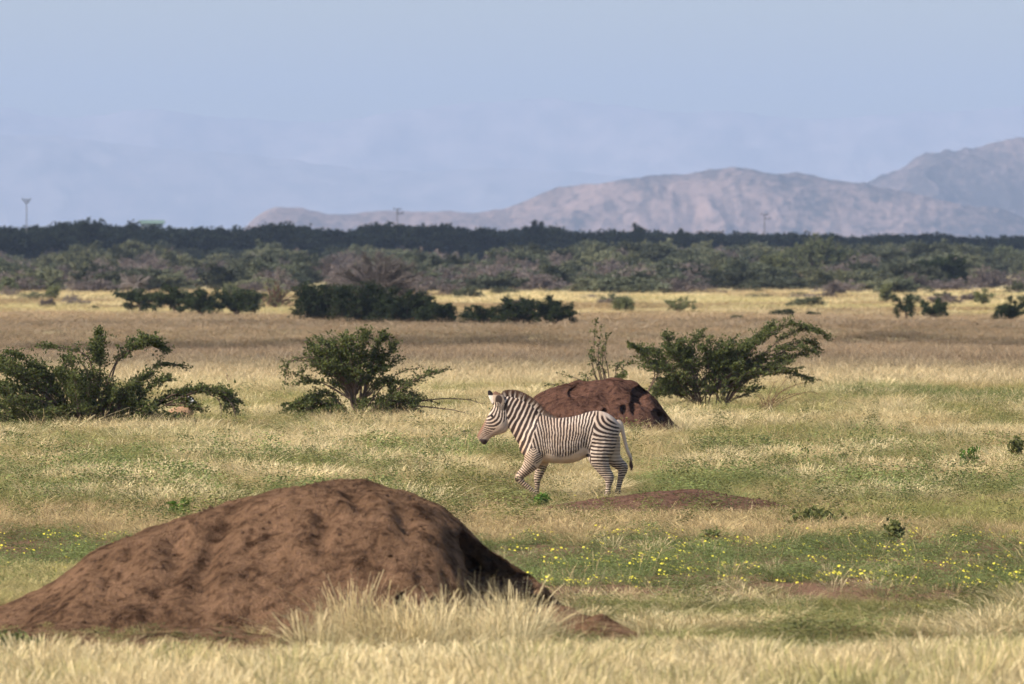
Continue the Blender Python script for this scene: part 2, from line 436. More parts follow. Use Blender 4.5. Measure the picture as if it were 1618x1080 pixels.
mh2 = mound('termite_mound', 'dark reddish termite mound with a hole near its top, behind the zebra', D2,
    [(800, 694), (822, 655), (845, 626), (880, 611), (920, 601), (965, 596), (1003, 600), (1030, 622), (1048, 642), (1062, 664), (1085, 680), (1115, 685), (1190, 692)],
    2.6, 2.4, M['mound2'], 31, .03,
    gullies=[(m2(1000), -.5, m2(1010), -1.6, .16, .16), (m2(960), -.9, m2(960), -1.8, .14, .14)],
    caves=[(913, 619, 15, 7, -16, .5), (1012, 622, 11, 17, 40, .45), (1040, 655, 14, 9, 45, .4), (985, 645, 7, 9, 0, .25), (1000, 640, 6, 10, 0, .25), (955, 650, 6, 8, 0, .2)], rough=.18)
D3 = 151.5
mh3 = mound('termite_mound', 'low flattened bare brown mound beside the zebra\'s hind hooves', D3,
    [(820, 809), (870, 797), (920, 790), (970, 783), (1030, 774), (1080, 772), (1130, 777), (1200, 788), (1260, 800), (1330, 808)],
    2.2, 2.0, M['mound3'], 57, .035, rough=.09, flute=.08)
def on_mound(x, y): return np.maximum(np.maximum(mh1(x, y), mh2(x, y)), mh3(x, y))

def clods():
    protos = []
    for q in range(4):
        t = (1+5**.5)/2; V = np.array([(-1, t, 0), (1, t, 0), (-1, -t, 0), (1, -t, 0), (0, -1, t), (0, 1, t), (0, -1, -t), (0, 1, -t), (t, 0, -1), (t, 0, 1), (-t, 0, -1), (-t, 0, 1)])/1.9
        V = V*rng.uniform(.6, 1.25, (12, 1))*np.array([1, 1, .7])
        Fc = [(0, 11, 5), (0, 5, 1), (0, 1, 7), (0, 7, 10), (0, 10, 11), (1, 5, 9), (5, 11, 4), (11, 10, 2), (10, 7, 6), (7, 1, 8), (3, 9, 4), (3, 4, 2), (3, 2, 6), (3, 6, 8), (3, 8, 9), (4, 9, 5), (2, 4, 11), (6, 2, 10), (8, 6, 7), (9, 8, 1)]
        protos.append(mesh_np('clod', V, Fc, M['clod']))
    xs = []; ys = []
    for dc, px0, px1, r, n in ((D1, 0, 900, 3.3, 2600), (D2, 825, 1085, 2.3, 500), (D3, 870, 1260, 1.9, 300)):
        xs.append(X(rng.uniform(px0, px1, n), dc)); ys.append(dc+rng.uniform(-r, r*.6, n))
    x = np.concatenate(xs); y = np.concatenate(ys); h = on_mound(x, y); k = (h > .05) & (fbm(x*1.5, y*1.5, 3, 301) > .42) & ~((np.abs(y-D1) < 4) & (x > X(690, D1))) & ~((np.abs(y-D2) < 3) & ((x > X(940, D2)) | (np.abs(x-X(913, D2)) < .4))); x, y, h = x[k], y[k], h[k]; n = len(x)
    sc = (.006+.028*rng.random(n)**4)[:, None]*np.ones((1, 3))
    scatter('soil_clods', np.stack([x, y, h+.004], 1), rng.integers(0, 4, n), rng.uniform(0, 6, (n, 3)), sc, np.ones((n, 3)), protos, 'small crumbs and clods of brown earth lying on the mounds', 'clods')

# ------------------------------------------------------------------ zebra and antelope bodies
def loft(V, Fc, secs, k=20, p=2.3):
    """secs: list of (top xyz, bottom xyz, half width); rings are ovals in the plane of top-bottom and Y"""
    n0 = sum(len(v) for v in V)
    R = []
    t = np.arange(k)/k*2*math.pi
    ct = np.sign(np.cos(t))*np.abs(np.cos(t))**(2/p); st = np.sign(np.sin(t))*np.abs(np.sin(t))**(2/p)
    for a, b, w in secs:
        a = np.array(a, float); b = np.array(b, float); c = (a+b)/2; e = (a-b)/2
        R.append(c[None]+ct[:, None]*e[None]+st[:, None]*np.array([0, w, 0])[None])
    m = len(R)
    caps = [R[0].mean(0), R[-1].mean(0)]
    V.append(np.concatenate(R+[np.array(caps)]))
    i, j = np.meshgrid(np.arange(m-1), np.arange(k), indexing='ij')
    a = (i*k+j).ravel()+n0; b = (i*k+(j+1) % k).ravel()+n0
    Fc += [list(q) for q in np.stack([a, b, b+k, a+k], 1)]
    for q in range(k):
        Fc.append([n0+(q+1) % k, n0+q, n0+m*k]); Fc.append([n0+(m-1)*k+q, n0+(m-1)*k+(q+1) % k, n0+m*k+1])
def limb(V, Fc, pts, k=14):
    """pts: (x, y, z, r_in_plane, r_side)"""
    P = np.array([p[:3] for p in pts], float)
    Q = spline(np.array(pts, float), len(pts)*4)
    T = np.gradient(Q[:, :3], axis=0); T[:, 1] = 0; T /= (np.linalg.norm(T, axis=1, keepdims=True)+1e-9)
    secs = []
    for q, tt in zip(Q, T):
        nrm = np.array([-tt[2], 0, tt[0]])
        c = q[:3]; secs.append((c+nrm*q[3], c-nrm*q[3], q[4]))
    loft(V, Fc, secs, k, 2.0)
def remesh(name, V, Fc, voxel, smooth_it=6):
    V = np.concatenate(V)
    me = bpy.data.meshes.new(name+'_rough'); me.from_pydata([tuple(v) for v in V], [], [tuple(int(i) for i in f) for f in Fc]); me.update()
    o = bpy.data.objects.new(name+'_rough', me); C.objects.link(o)
    md = o.modifiers.new('r', 'REMESH'); md.mode = 'VOXEL'; md.voxel_size = voxel
    sm = o.modifiers.new('s', 'SMOOTH'); sm.factor = .5; sm.iterations = smooth_it
    dg = bpy.context.evaluated_depsgraph_get()
    out = bpy.data.meshes.new_from_object(o.evaluated_get(dg)); out.name = name
    bpy.data.objects.remove(o); bpy.data.meshes.remove(me)
    out.polygons.foreach_set('use_smooth', np.ones(len(out.polygons), bool))
    return out

ZD = 159.3
K = 340/1597*ZD/F            # metres per crop pixel
ZX0 = X(720+800*340/1597, ZD)
def zu(u): return (u-800)*K
def zv(v): return (979-v)*K
def zp(u, v, y=0.0): return (zu(u), y, zv(v))

def make_zebra():
    V = []; Fc = []
    def S(tu, tv, bu, bv, w): return (zp(tu, tv), zp(bu, bv), w)
    def smooth_secs(secs, n):
        A = np.array([list(a)+list(b)+[w] for a, b, w in secs]); Q = spline(A, n)
        return [(q[:3], q[3:6], max(q[6], .01)) for q in Q]
    trunk = [S(492, 500, 470, 590, .06), S(510, 455, 482, 632, .14), S(555, 395, 520, 672, .20), S(605, 360, 585, 695, .235), S(665, 362, 655, 707, .265), S(740, 378, 740, 716, .295), S(840, 372, 840, 716, .305), S(920, 354, 915, 698, .295), S(975, 336, 970, 672, .285), S(1035, 324, 1030, 680, .285), S(1100, 332, 1085, 700, .27), S(1160, 364, 1130, 680, .235), S(1205, 408, 1175, 620, .17), S(1226, 445, 1205, 540, .08)]
    loft(V, Fc, smooth_secs(trunk, 40), 28)
    neck = [S(690, 365, 520, 620, .14), S(635, 345, 487, 596, .155), S(580, 298, 455, 556, .135), S(515, 255, 424, 506, .112), S(450, 226, 402, 468, .098), S(395, 214, 388, 440, .09), S(360, 214, 385, 415, .075)]
    loft(V, Fc, smooth_secs(neck, 22), 22)
    head = [S(375, 222, 395, 400, .07), S(335, 228, 392, 445, .088), S(295, 268, 374, 482, .098), S(262, 318, 335, 498, .093), S(232, 374, 290, 512, .078), S(205, 422, 258, 530, .064), S(181, 464, 238, 556, .060), S(163, 500, 222, 576, .056), S(160, 525, 200, 574, .036)]
    loft(V, Fc, smooth_secs(head, 26), 20, 2.2)
    def leg(pts, y, sq=.8):
        limb(V, Fc, [(*zp(u, v, y*(1 if len(q) < 2 else q[1])), q[0]*K, q[0]*K*(sq if len(q) < 3 else q[2])) for u, v, *q in pts])
    leg([(575, 470, 40, .75, .5), (580, 540, 66, .8, .6), (582, 600, 80, .86, .62), (580, 655, 80, .95, .66), (562, 712, 62, 1, .74), (520, 765, 42), (480, 803, 33), (470, 828, 32), (496, 860, 23), (535, 892, 21), (558, 910, 20), (574, 922, 17), (586, 938, 20), (590, 946, 17)], -.15)
    leg([(610, 500, 50, .7, .5), (628, 600, 72, .9, .62), (640, 680, 62, 1, .7), (632, 750, 42), (612, 815, 31), (607, 840, 27), (606, 880, 19), (602, 922, 18), (598, 940, 22), (590, 958, 19), (584, 974, 24), (583, 979, 25)], .14)
    leg([(1100, 430, 70, .6, .5), (1088, 520, 112, .75, .55), (1072, 610, 104, .9, .62), (1064, 670, 84, 1, .7), (1084, 730, 60), (1116, 785, 44), (1138, 822, 39), (1136, 862, 26), (1131, 905, 19), (1128, 938, 23), (1122, 955, 19), (1116, 972, 24), (1115, 979, 25)], -.15)
    leg([(1110, 450, 70, .6, .5), (1115, 540, 108, .78, .55), (1142, 620, 88, .92, .62), (1172, 680, 62, 1, .75), (1212, 722, 45), (1242, 750, 40), (1234, 795, 29), (1221, 845, 21), (1208, 905, 19), (1203, 932, 22), (1197, 950, 18), (1190, 968, 24), (1189, 975, 25)], .15)
    limb(V, Fc, [(*zp(1195, 405), 22*K, 22*K), (*zp(1222, 425), 20*K, 20*K), (*zp(1242, 490), 15*K, 15*K), (*zp(1258, 560), 13*K, 13*K), (*zp(1275, 620), 13*K, 13*K), (*zp(1296, 668), 14*K, 14*K), (*zp(1305, 700), 11*K, 10*K)])
    for pts, y in (([(352, 312, 24), (338, 276, 42), (318, 236, 44), (298, 204, 28), (286, 184, 12)], -.08), ([(312, 296, 20), (286, 254, 25), (266, 218, 23), (253, 193, 18), (246, 175, 10)], .075)):
        limb(V, Fc, [(*zp(u, v, y), r*K, max(r*K*.42, .018)) for u, v, r in pts])
    me = remesh('body', V, Fc, .0105, 5)
    n = len(me.vertices); co = np.empty(n*3, np.float32); me.vertices.foreach_get('co', co); co = co.reshape(-1, 3).astype(float)
    u = co[:, 0]/K+800; v = 979-co[:, 2]/K; y = co[:, 1]
    # muscle: shoulder blade, elbow, thigh and flank hollow on both sides, knees and hocks
    bul = np.zeros(n)
    for cu, cv, ru, rv, am in ((575, 520, 60, 110, .022), (560, 660, 60, 50, .016), (1085, 560, 80, 110, .020), (985, 560, 40, 80, -.024), (690, 520, 40, 130, -.012), (430, 400, 40, 90, -.010), (1120, 400, 60, 40, .012), (335, 430, 40, 40, .010), (255, 420, 30, 40, -.008), (650, 690, 30, 30, -.02)):
        bul += am*np.exp(-((u-cu)/ru)**2-((v-cv)/rv)**2)
    co[:, 1] += np.sign(y)*bul*sstep(.03, .12, np.abs(y))*(v < 740)
    me.vertices.foreach_set('co', co.astype(np.float32).ravel()); me.update()
    wob = 15*(fbm(u/70, v/70, 4, 77)-.5)+16*(fbm(u/150, v/260, 2, 79)-.5)*(u > 600)*(u < 1010)
    uu, vv = u+wob, v+wob*.7
    def stripe(ph, duty=.5, soft=.11): # 1 = dark
        f = ph-np.floor(ph); d = np.abs(f-.5)*2
        return 1-sstep(duty-soft, duty+soft, d)
    a = np.interp(uu, [620, 720, 860, 960, 1020], [-.22, -.05, .10, .28, .32])
    ph_t = (uu+a*(vv-380))/24.0
    ph_n = ((uu*.90+vv*.36)+18*sstep(520, 380, uu)*np.sin((vv-300)/120))/32.0
    rr = np.sqrt((np.interp(vv, [330, 420, 520, 700], [.85, .7, .42, .25])*(uu-1245))**2+(vv-318)**2)
    ph_h = np.where(rr < 400, rr/24.5, 400/24.5+(rr-400)/17.0)
    ph_s = (vv+.75*np.abs(uu-575))/19.0
    ub = np.interp(vv, [330, 640, 700], [1038, 1000, 1005])
    un = np.interp(vv, [340, 600, 640], [628, 556, 540])
    dark = stripe(ph_t, .60)
    dark = np.where(uu > ub, stripe(ph_h, .55), dark)
    dark = np.where(uu < un, stripe(ph_n, .62), dark)
    sh = (vv > 590+np.abs(uu-575)*1.1) & (uu < 680)
    dark = np.where(sh, stripe(ph_s, .46), dark)
    # legs: rings across the bone
    near = [(565, 712), (478, 805), (472, 832), (558, 910), (590, 950)]; far = [(640, 690), (610, 830), (602, 922), (585, 979)]
    def arc(chain):
        A = np.array(chain, float); best = np.full(n, 1e9); s = np.zeros(n); acc = 0
        for p, q in zip(A[:-1], A[1:]):
            d = q-p; L = np.hypot(*d); tt = np.clip(((u-p[0])*d[0]+(v-p[1])*d[1])/L**2, 0, 1)
            ds = np.hypot(u-p[0]-tt*d[0], v-p[1]-tt*d[1]); s = np.where(ds < best, acc+tt*L, s); best = np.minimum(best, ds); acc += L
        return s
    lf = (v > 715) & (u < 700)
    dark = np.where(lf & (y < 0), stripe(arc(near)/16.5+wob*.07, .50), dark)
    dark = np.where((v > 690) & (u < 700) & (y > 0.02), stripe(arc(far)/18.0+wob*.07, .6), dark)
    # head
    hx = (uu-262)*.62+(vv-360)*.78; hy = -(uu-262)*.78+(vv-360)*.62      # down the face / across
    hd = (u < np.interp(v, [180, 300, 400, 480], [352, 372, 388, 392])) & (v < 600)
    ph_f = (hx*.55+.0045*(hy+40)**2-.35*hy)/15.0
    dark = np.where(hd, stripe(ph_f, .56), dark)
    mz = np.hypot((u-185)/55, (v-545)/52)
    dark = np.where(hd & (hx > 96), dark*.15, dark)
    # belly, flank and rump sides stay plain; dorsal line is dark
    belly = np.interp(u, [560, 620, 680, 760, 840, 900, 945, 985, 1000], [760, 690, 632, 652, 652, 622, 585, 600, 760])
    bl = sstep(0, 22, v-belly-wob)*((u > 590) & (u < 1000) & (v < 730))
    dark = dark*(1-bl)
    top = np.interp(u, [1000, 1040, 1100, 1160, 1205, 1226], [330, 324, 332, 364, 408, 445])
    rump = sstep(40, 18, v-top)*(u > 1060)*(np.abs(y) > .0)
    dark = np.where(u > 1060, dark*(1-.85*rump), dark)
    dors = sstep(.035, .02, np.abs(y))*((u > 640) & (u < 1215) & (v < np.interp(u, [640, 740, 840, 920, 1035, 1100, 1160, 1226], [400, 410, 404, 384, 356, 362, 395, 470])))
    dark = np.maximum(dark, dors)
    tail = (u > 1232) & (v < 715) & (np.abs(y) < .06)
    tail |= (u > 1255) & (v < 680)
    dark = np.where(tail, .06+.3*sstep(600, 700, v), dark)
    inner = sstep(1150, 1205, u+(v-560)*.25)*((v > 470) & (v < 700) & (u < 1240))
    dark = dark*(1-.6*inner*(np.abs(y) < .12))
    lo = sstep(.5, 1.0, (v-380)/330)
    cw = np.array([.60, .465, .36])[None]*(1-0*v[:, None])+0
    tan_ = sstep(.45, .7, fbm(u/120, v/120, 2, 95))*.5+.5*sstep(640, 480, u)*sstep(330, 560, v)
    cw = cw*(1-np.clip(tan_, 0, 1)[:, None]*np.array([.10, .22, .32]))
    cw = cw*(1-.25*sstep(560, 640, v)[:, None]*np.array([0, .15, .45])*(u < 700)[:, None])
    cd = np.array([.036, .019, .013])[None]*(.7+.8*fbm(u/50, v/50, 3, 97))[:, None]
    # the crest-side haze of brown
    col = cw*(1-dark[:, None])+cd*dark[:, None]
    nose = (sstep(40, 18, np.hypot((u-168)*.9+(v-470)*.5, (v-478)*.32)))*hd
    col = col*(1-nose[:, None])+np.array([.20, .095, .05])*nose[:, None]
    lip = sstep(1.0, .6, np.hypot((u-200)/52, (v-562)/36))*hd
    col = col*(1-lip[:, None])+np.array([.055, .035, .032])*lip[:, None]
    er = (v < 300-(u-300)*.15) & (u < 362) & (v < np.interp(u, [240, 285, 320, 362], [330, 255, 262, 300]))
    ern = er & (y < -.045); 
    inn = sstep(1.0, .7, np.hypot((u-320)/31, (v-242)/42))
    col = np.where(ern[:, None], np.array([.42, .30, .21])*(1-inn[:, None])+np.array([.05, .03, .022])*inn[:, None], col)
    col = np.where((er & (y > .03))[:, None], np.array([.80, .68, .56]), col)
    tip = er & (((y > .03) & (v < 212)) | ((y < -.045) & (v < 206)))
    col = np.where(tip[:, None], np.where((y < 0)[:, None], np.array([.20, .105, .06]), np.array([.022, .014, .012])), col)
    thr = sstep(30, 8, np.hypot(u-372, v-298))*.85
    col = col*(1-thr[:, None])+cd*thr[:, None]
    hoof = ((v > 962) | ((u < 600) & (v > 934) & (y < 0) & (u > 560)))
    col = np.where(hoof[:, None], np.array([.045, .035, .03]), col)
    sheath = sstep(1.0, .55, np.hypot((u-984)/24, (v-655)/17))
    col = col*(1-sheath[:, None])+np.array([.03, .02, .018])*sheath[:, None]
    dirt = fbm(u/45, v/45, 3, 91)[:, None]
    col = col*(.86+.28*dirt)
    at = me.attributes.new('coat', 'FLOAT_COLOR', 'POINT')
    at.data.foreach_set('color', np.concatenate([np.clip(col, 0, 1), np.ones((n, 1))], 1).astype(np.float32).ravel())
    m, nn, l, b = nmat('zebra_coat')
    A = nn.new('ShaderNodeAttribute'); A.attribute_name = 'coat'; l.new(A.outputs['Color'], b.inputs['Base Color'])
    t = noise(nn, l, 60, 3, .6, objco(nn)); bump(nn, l, b, t.outputs[0], .25, .01)
    b.inputs['Roughness'].default_value = .62; b.inputs['Specular IOR Level'].default_value = .25
    me.materials.append(m)
    z = thing('zebra', 'striped zebra walking with one foreleg raised between the termite mounds', 'zebra', (ZX0, ZD, 0))
    obj('body', me, z)
    # upright mane of short stiff hair
    crest = spline(np.array([zp(345, 226), zp(395, 219), zp(450, 229), zp(515, 258), zp(580, 302), zp(635, 348), zp(690, 368), zp(760, 384)]), 400)
    hgt = np.interp(np.linspace(0, 1, 400), [0, .08, .3, .6, .8, 1], [26, 46, 54, 48, 32, 8])*K
    Vm = []; Cm = []; 
    for q in range(3200):
        i = random.randrange(400); p = crest[i]; tg = crest[min(i+3, 399)]-crest[max(i-3, 0)]; tg /= np.linalg.norm(tg)
        nr = np.array([-tg[2], 0, tg[0]]); nr = nr if nr[2] > 0 else -nr
        base = p+np.array([random.gauss(0, .006), random.gauss(0, .014), -.012]); hh = hgt[i]*random.uniform(.75, 1.08)+.012
        up = nr+np.array([random.gauss(-.02, .12), random.gauss(0, .15), 0]); up /= np.linalg.norm(up)
        s = tg*.007; Vm += [base-s, base+s, base+up*hh*.7+s*.8, base+up*hh*.7-s*.8, base+up*hh+s*.3, base+up*hh-s*.3]
        um = base[0]/K+800; vm = 979-base[2]/K+14
        dk = float(stripe(np.array([(um*.90+vm*.36)/32.0]), .56)[0]) if um < 640 else .75
        c0 = np.array([.78, .62, .48])*(1-dk)+np.array([.055, .03, .02])*dk
        c1 = c0*.55+np.array([.17, .085, .05])*.45; c2 = np.array([.13, .065, .04])
        Cm += [c0, c0, c1, c1, c2, c2]
    nq = len(Vm)//6; b6 = np.arange(nq)[:, None]*6
    Fm = np.concatenate([b6+np.array([[0, 1, 2, 3]]), b6+np.array([[3, 2, 4, 5]])])
    obj('mane', mesh_np('mane', np.array(Vm), Fm, m, False, {'coat': np.array(Cm)}), z)
    tb = Tubes(4)
    for q in range(60):
        a = random.uniform(0, 1); p0 = np.array(zp(1296+9*a, 672+30*a, random.gauss(0, .012)))
        p1 = p0+np.array([random.gauss(.008, .012), random.gauss(0, .012), -random.uniform(.06, .12)]); p2 = p1+np.array([random.gauss(-.012, .01), 0, -random.uniform(.02, .07)])
        tb.add([p0, p1, p2], [.006, .005, .001])
    obj('tail_tuft', tb.mesh('tail_tuft', plain_mat('tail_hair', (.10, .055, .04))), z)
    em = plain_mat('zebra_eye', (.018, .012, .010), .2)
    for s in (-1, 1):
        tb = Tubes(10); c = np.array(zp(268, 362)); 
        tb.add([c+np.array([0, s*(.070+.006*q), 0]) for q in (0, 1, 2, 3, 3.6)], [.016, .022, .022, .016, .003])
        obj('eye', tb.mesh('eye', em), z)
make_zebra()

def make_antelope():
    d = 227.0; k = d/F; bx, by = 290, 672
    def q(px, py, y=0.): return ((px-bx)*k, y, (by-py)*k)
    V = []; Fc = []
    loft(V, Fc, [(q(262, 655), q(262, 662), .05), (q(266, 648), q(266, 669), .13), (q(275, 643), q(275, 672), .16), (q(287, 641), q(287, 672), .17), (q(297, 642), q(297, 671), .15), (q(304, 645), q(304, 666), .09), (q(307, 652), q(307, 660), .03)], 18)
    limb(V, Fc, [(*q(295, 648), .11, .09), (*q(297, 640), .085, .07), (*q(297, 633), .065, .055), (*q(298, 629), .06, .05)])
    limb(V, Fc, [(*q(294, 628), .045, .045), (*q(298, 629), .075, .055), (*q(303, 632), .058, .045), (*q(308, 635), .04, .034), (*q(311, 637), .03, .026)])
    limb(V, Fc, [(*q(303, 664, -.1), .06, .05), (*q(312, 669, -.1), .045, .04), (*q(300, 671, -.14), .03, .03)])
    limb(V, Fc, [(*q(264, 658, -.14), .12, .06), (*q(276, 668, -.17), .06, .04), (*q(264, 671, -.19), .03, .03)])
    for s in (-1, 1):
        limb(V, Fc, [(*q(295, 627, s*.05), .022, .012), (*q(292, 623, s*.09), .035, .012), (*q(290, 619, s*.11), .01, .008)])
    me = remesh('body', V, Fc, .015, 3)
    n = len(me.vertices); co = np.empty(n*3, np.float32); me.vertices.foreach_get('co', co); co = co.reshape(-1, 3)
    px = co[:, 0]/k+bx; py = by-co[:, 2]/k
    col = np.tile(np.array([.34, .20, .11]), (n, 1))
    hd = (py < 639) & (px > 293); wh = hd & (px > 297) & (px < 306)
    col[wh] = (.82, .78, .74); col[hd & (px >= 306)] = (.05, .04, .04); col[(py > 664)] = (.75, .68, .6); col[(py < 626)] = (.36, .14, .07)
    at = me.attributes.new('coat', 'FLOAT_COLOR', 'POINT'); at.data.foreach_set('color', np.concatenate([col, np.ones((n, 1))], 1).astype(np.float32).ravel())
    m, nn, l, b = nmat('antelope_coat'); A = nn.new('ShaderNodeAttribute'); A.attribute_name = 'coat'; l.new(A.outputs['Color'], b.inputs['Base Color'])
    me.materials.append(m)
    a = thing('antelope', 'tan antelope with a white face patch resting half hidden behind the thorn bush', 'antelope', (X(bx, d), d, 0))
    obj('body', me, a)
    tb = Tubes(5)
    for s in (-1, 1):
        tb.add([q(297, 626, s*.025), q(295, 620, s*.035), q(292, 615, s*.06), q(293, 611, s*.05)], [.013, .011, .008, .003])
    obj('horns', tb.mesh('horns', plain_mat('horn', (.05, .04, .035))), a)
make_antelope()

# ------------------------------------------------------------------ thorn bushes
def leaves_mesh(name, P, L, Wd, mat, D=None, flat=.3):
    V, Fc = leaf_quads(P, L, Wd, D, flat)
    return mesh_np(name, V, Fc, mat, False, {'var': np.repeat(rng.random(len(P)), 4)})

def bush_parts(arms, leaf, twig_len, step, leaf_l, leaf_w, mat_leaf, mat_bark, r0, per_twig=9, droop=.15, bare=0.0, sides=5, sub=True, zf=.62):
    """arms: list of (points (m), leafiness 0..1, start fraction of foliage)"""
    tb = Tubes(sides); LP = []; LD = []
    for P, dens, f0 in arms:
        Q = spline(P, 14); L = np.linalg.norm(np.diff(Q, axis=0), axis=1).sum()
        Q = Q + np.cumsum(rng.normal(0, .012*L/2, Q.shape), 0)*np.linspace(0, 1, 14)[:, None]
        R = np.linspace(1, .18, 14)*r0*min(1.2, .5+L*.22)
        tb.add(Q, R)
        T = np.gradient(Q, axis=0); T /= np.linalg.norm(T, axis=1, keepdims=True)+1e-9
        nt = int(L/step*max(dens, .25))
        for s in rng.random(nt)*(1-f0)+f0:
            i = s*13; a = int(min(i, 12)); f = i-a; p = Q[a]*(1-f)+Q[a+1]*f; t = T[a]
            d = t*.8+rng.normal(0, .62, 3)*np.array([1, 1, zf]); d[2] += .10; d /= np.linalg.norm(d)
            ln = twig_len*rng.uniform(.4, 1.15)*(1.15-.5*s)
            m = 5; tt = np.linspace(0, 1, m)[:, None]
            tw = p+d*ln*tt+np.array([0, 0, -droop*ln])*tt**2
            if sub: tb.add(tw, np.linspace(.45, .12, m)*r0*.4)
            if dens > 0 and rng.random() > bare:
                k = rng.poisson(per_twig*leaf*dens)
                if k:
                    q = rng.random(k)*.9+.12; LP.append(p+d*ln*q[:, None]+np.array([0, 0, -droop*ln])*(q**2)[:, None]+rng.normal(0, leaf_l*.55, (k, 3))*np.array([1, 1, .6]))
                    LD.append(np.repeat(d[None], k, 0)+rng.normal(0, .7, (k, 3)))
    tr = tb.mesh('branches', mat_bark)
    cr = None
    if LP:
        P = np.concatenate(LP); D = np.concatenate(LD)
        keep = P[:, 2] > .02
        P, D = P[keep], D[keep]
        cr = leaves_mesh('foliage', P, leaf_l*rng.uniform(.6, 1.3, len(P)), leaf_w*rng.uniform(.7, 1.3, len(P)), mat_leaf, D)
    return tr, cr

def dome_arms(w, h, n, flat=.5, trunk=.25, dens=1.0, spread=1.0):
    A = []
    for i in range(n):
        a = rng.uniform(0, 2*math.pi); r = math.sqrt(rng.random())*spread
        ex, ey = w/2*r*math.cos(a), w/2*r*math.sin(a)*.8
        ez = h*(1-(1-flat)*r**2)*rng.uniform(.62, 1.0)
        b = np.array([rng.normal(0, w*.03), rng.normal(0, w*.03), 0.]); e = np.array([ex, ey, ez])
        k1 = np.array([ex*.18, ey*.18, h*trunk]); k2 = np.array([ex*.62, ey*.62, h*trunk+(ez-h*trunk)*.66])
        A.append((np.array([b, k1, k2, e]), dens, .3))
        if rng.random() < .6:
            e2 = np.array([ex*1.05+rng.normal(0, w*.05), ey+rng.normal(0, w*.05), max(ez*.45, .15*h)])
            A.append((np.array([k1, (k2+e2)/2, e2]), dens, .3))
    return A
def px_bush(name, label, cat, bx, by, arms, mat=None, copies=1, group='thorn bushes on the plain', depth=.9, fill=None, crown=(), **kw):
    """arms given as photo pixels; each gets its own depth, and companions turned about the stem fill the volume"""
    d = dist(by); s = F/d
    A = []
    for a in arms:
        pts, dens, f0 = a[0], a[1], a[2] if len(a) > 2 else .25
        P = np.array([((x-bx)/s, 0, max((by-y)/s, -.02)) for x, y in pts])
        reach = np.abs(P[-1, 0])+.3
        dep = rng.uniform(-1, 1)*depth*.55
        P[:, 1] = dep*np.linspace(0, 1, len(P))**.8
        A.append((P, dens, f0))
        for c in range(copies):
            ang = rng.uniform(.35, 1.1)*rng.choice([-1, 1]); sc = rng.uniform(.72, .95); B = P.copy()
            B[:, 0] = P[:, 0]*math.cos(ang)*sc+rng.normal(0, .05); B[:, 1] = (np.abs(P[:, 0])*math.sin(ang)*1.0+dep)*sc*np.linspace(.2, 1, len(P)); B[:, 2] = P[:, 2]*rng.uniform(.78, .99)
            A.append((B, dens*.85, f0))
    for cx, cy, rx, ry, n, sx, sy in crown:     # sprays spreading through an oval mass
        for i in range(n):
            a = rng.uniform(0, 6.283); r = math.sqrt(rng.uniform(.15, 1)); e = np.array([(cx+rx*r*math.cos(a)-bx)/s, rng.uniform(-1, 1)*rx*.62*math.sqrt(max(1-(r*math.cos(a))**2, .05))/s, max((by-cy-ry*r*math.sin(a))/s, .05)])
            b0 = np.array([(sx-bx)/s, 0, max((by-sy)/s, 0)]); m_ = b0*.45+e*.55; m_[2] += .12*np.hypot(e[0]-b0[0], e[1])*rng.uniform(.2, 1.2)
            A.append((np.array([b0, m_, e]), .62, .45))
    if fill:
        for P, q1, q2 in dome_arms(fill[0], fill[1], fill[2], .55, .1):
            A.append((P+np.array([[fill[3]*w_, 0, 0] for w_ in np.linspace(.4, 1, len(P))]), .9, .1))
    t = thing(name, label, cat, (X(bx, d), d, float(gz(X(bx, d), d))), group)
    k = dict(leaf=1.0, twig_len=.46, step=.034, leaf_l=.085, leaf_w=.045, mat_leaf=mat or M['leaf'], mat_bark=M['bark'], r0=.024, per_twig=14, zf=.34)
    k.update(kw)
    tr, cr = bush_parts(A, **k)
    obj('branches', tr, t)
    if cr: obj('foliage', cr, t)
    return t

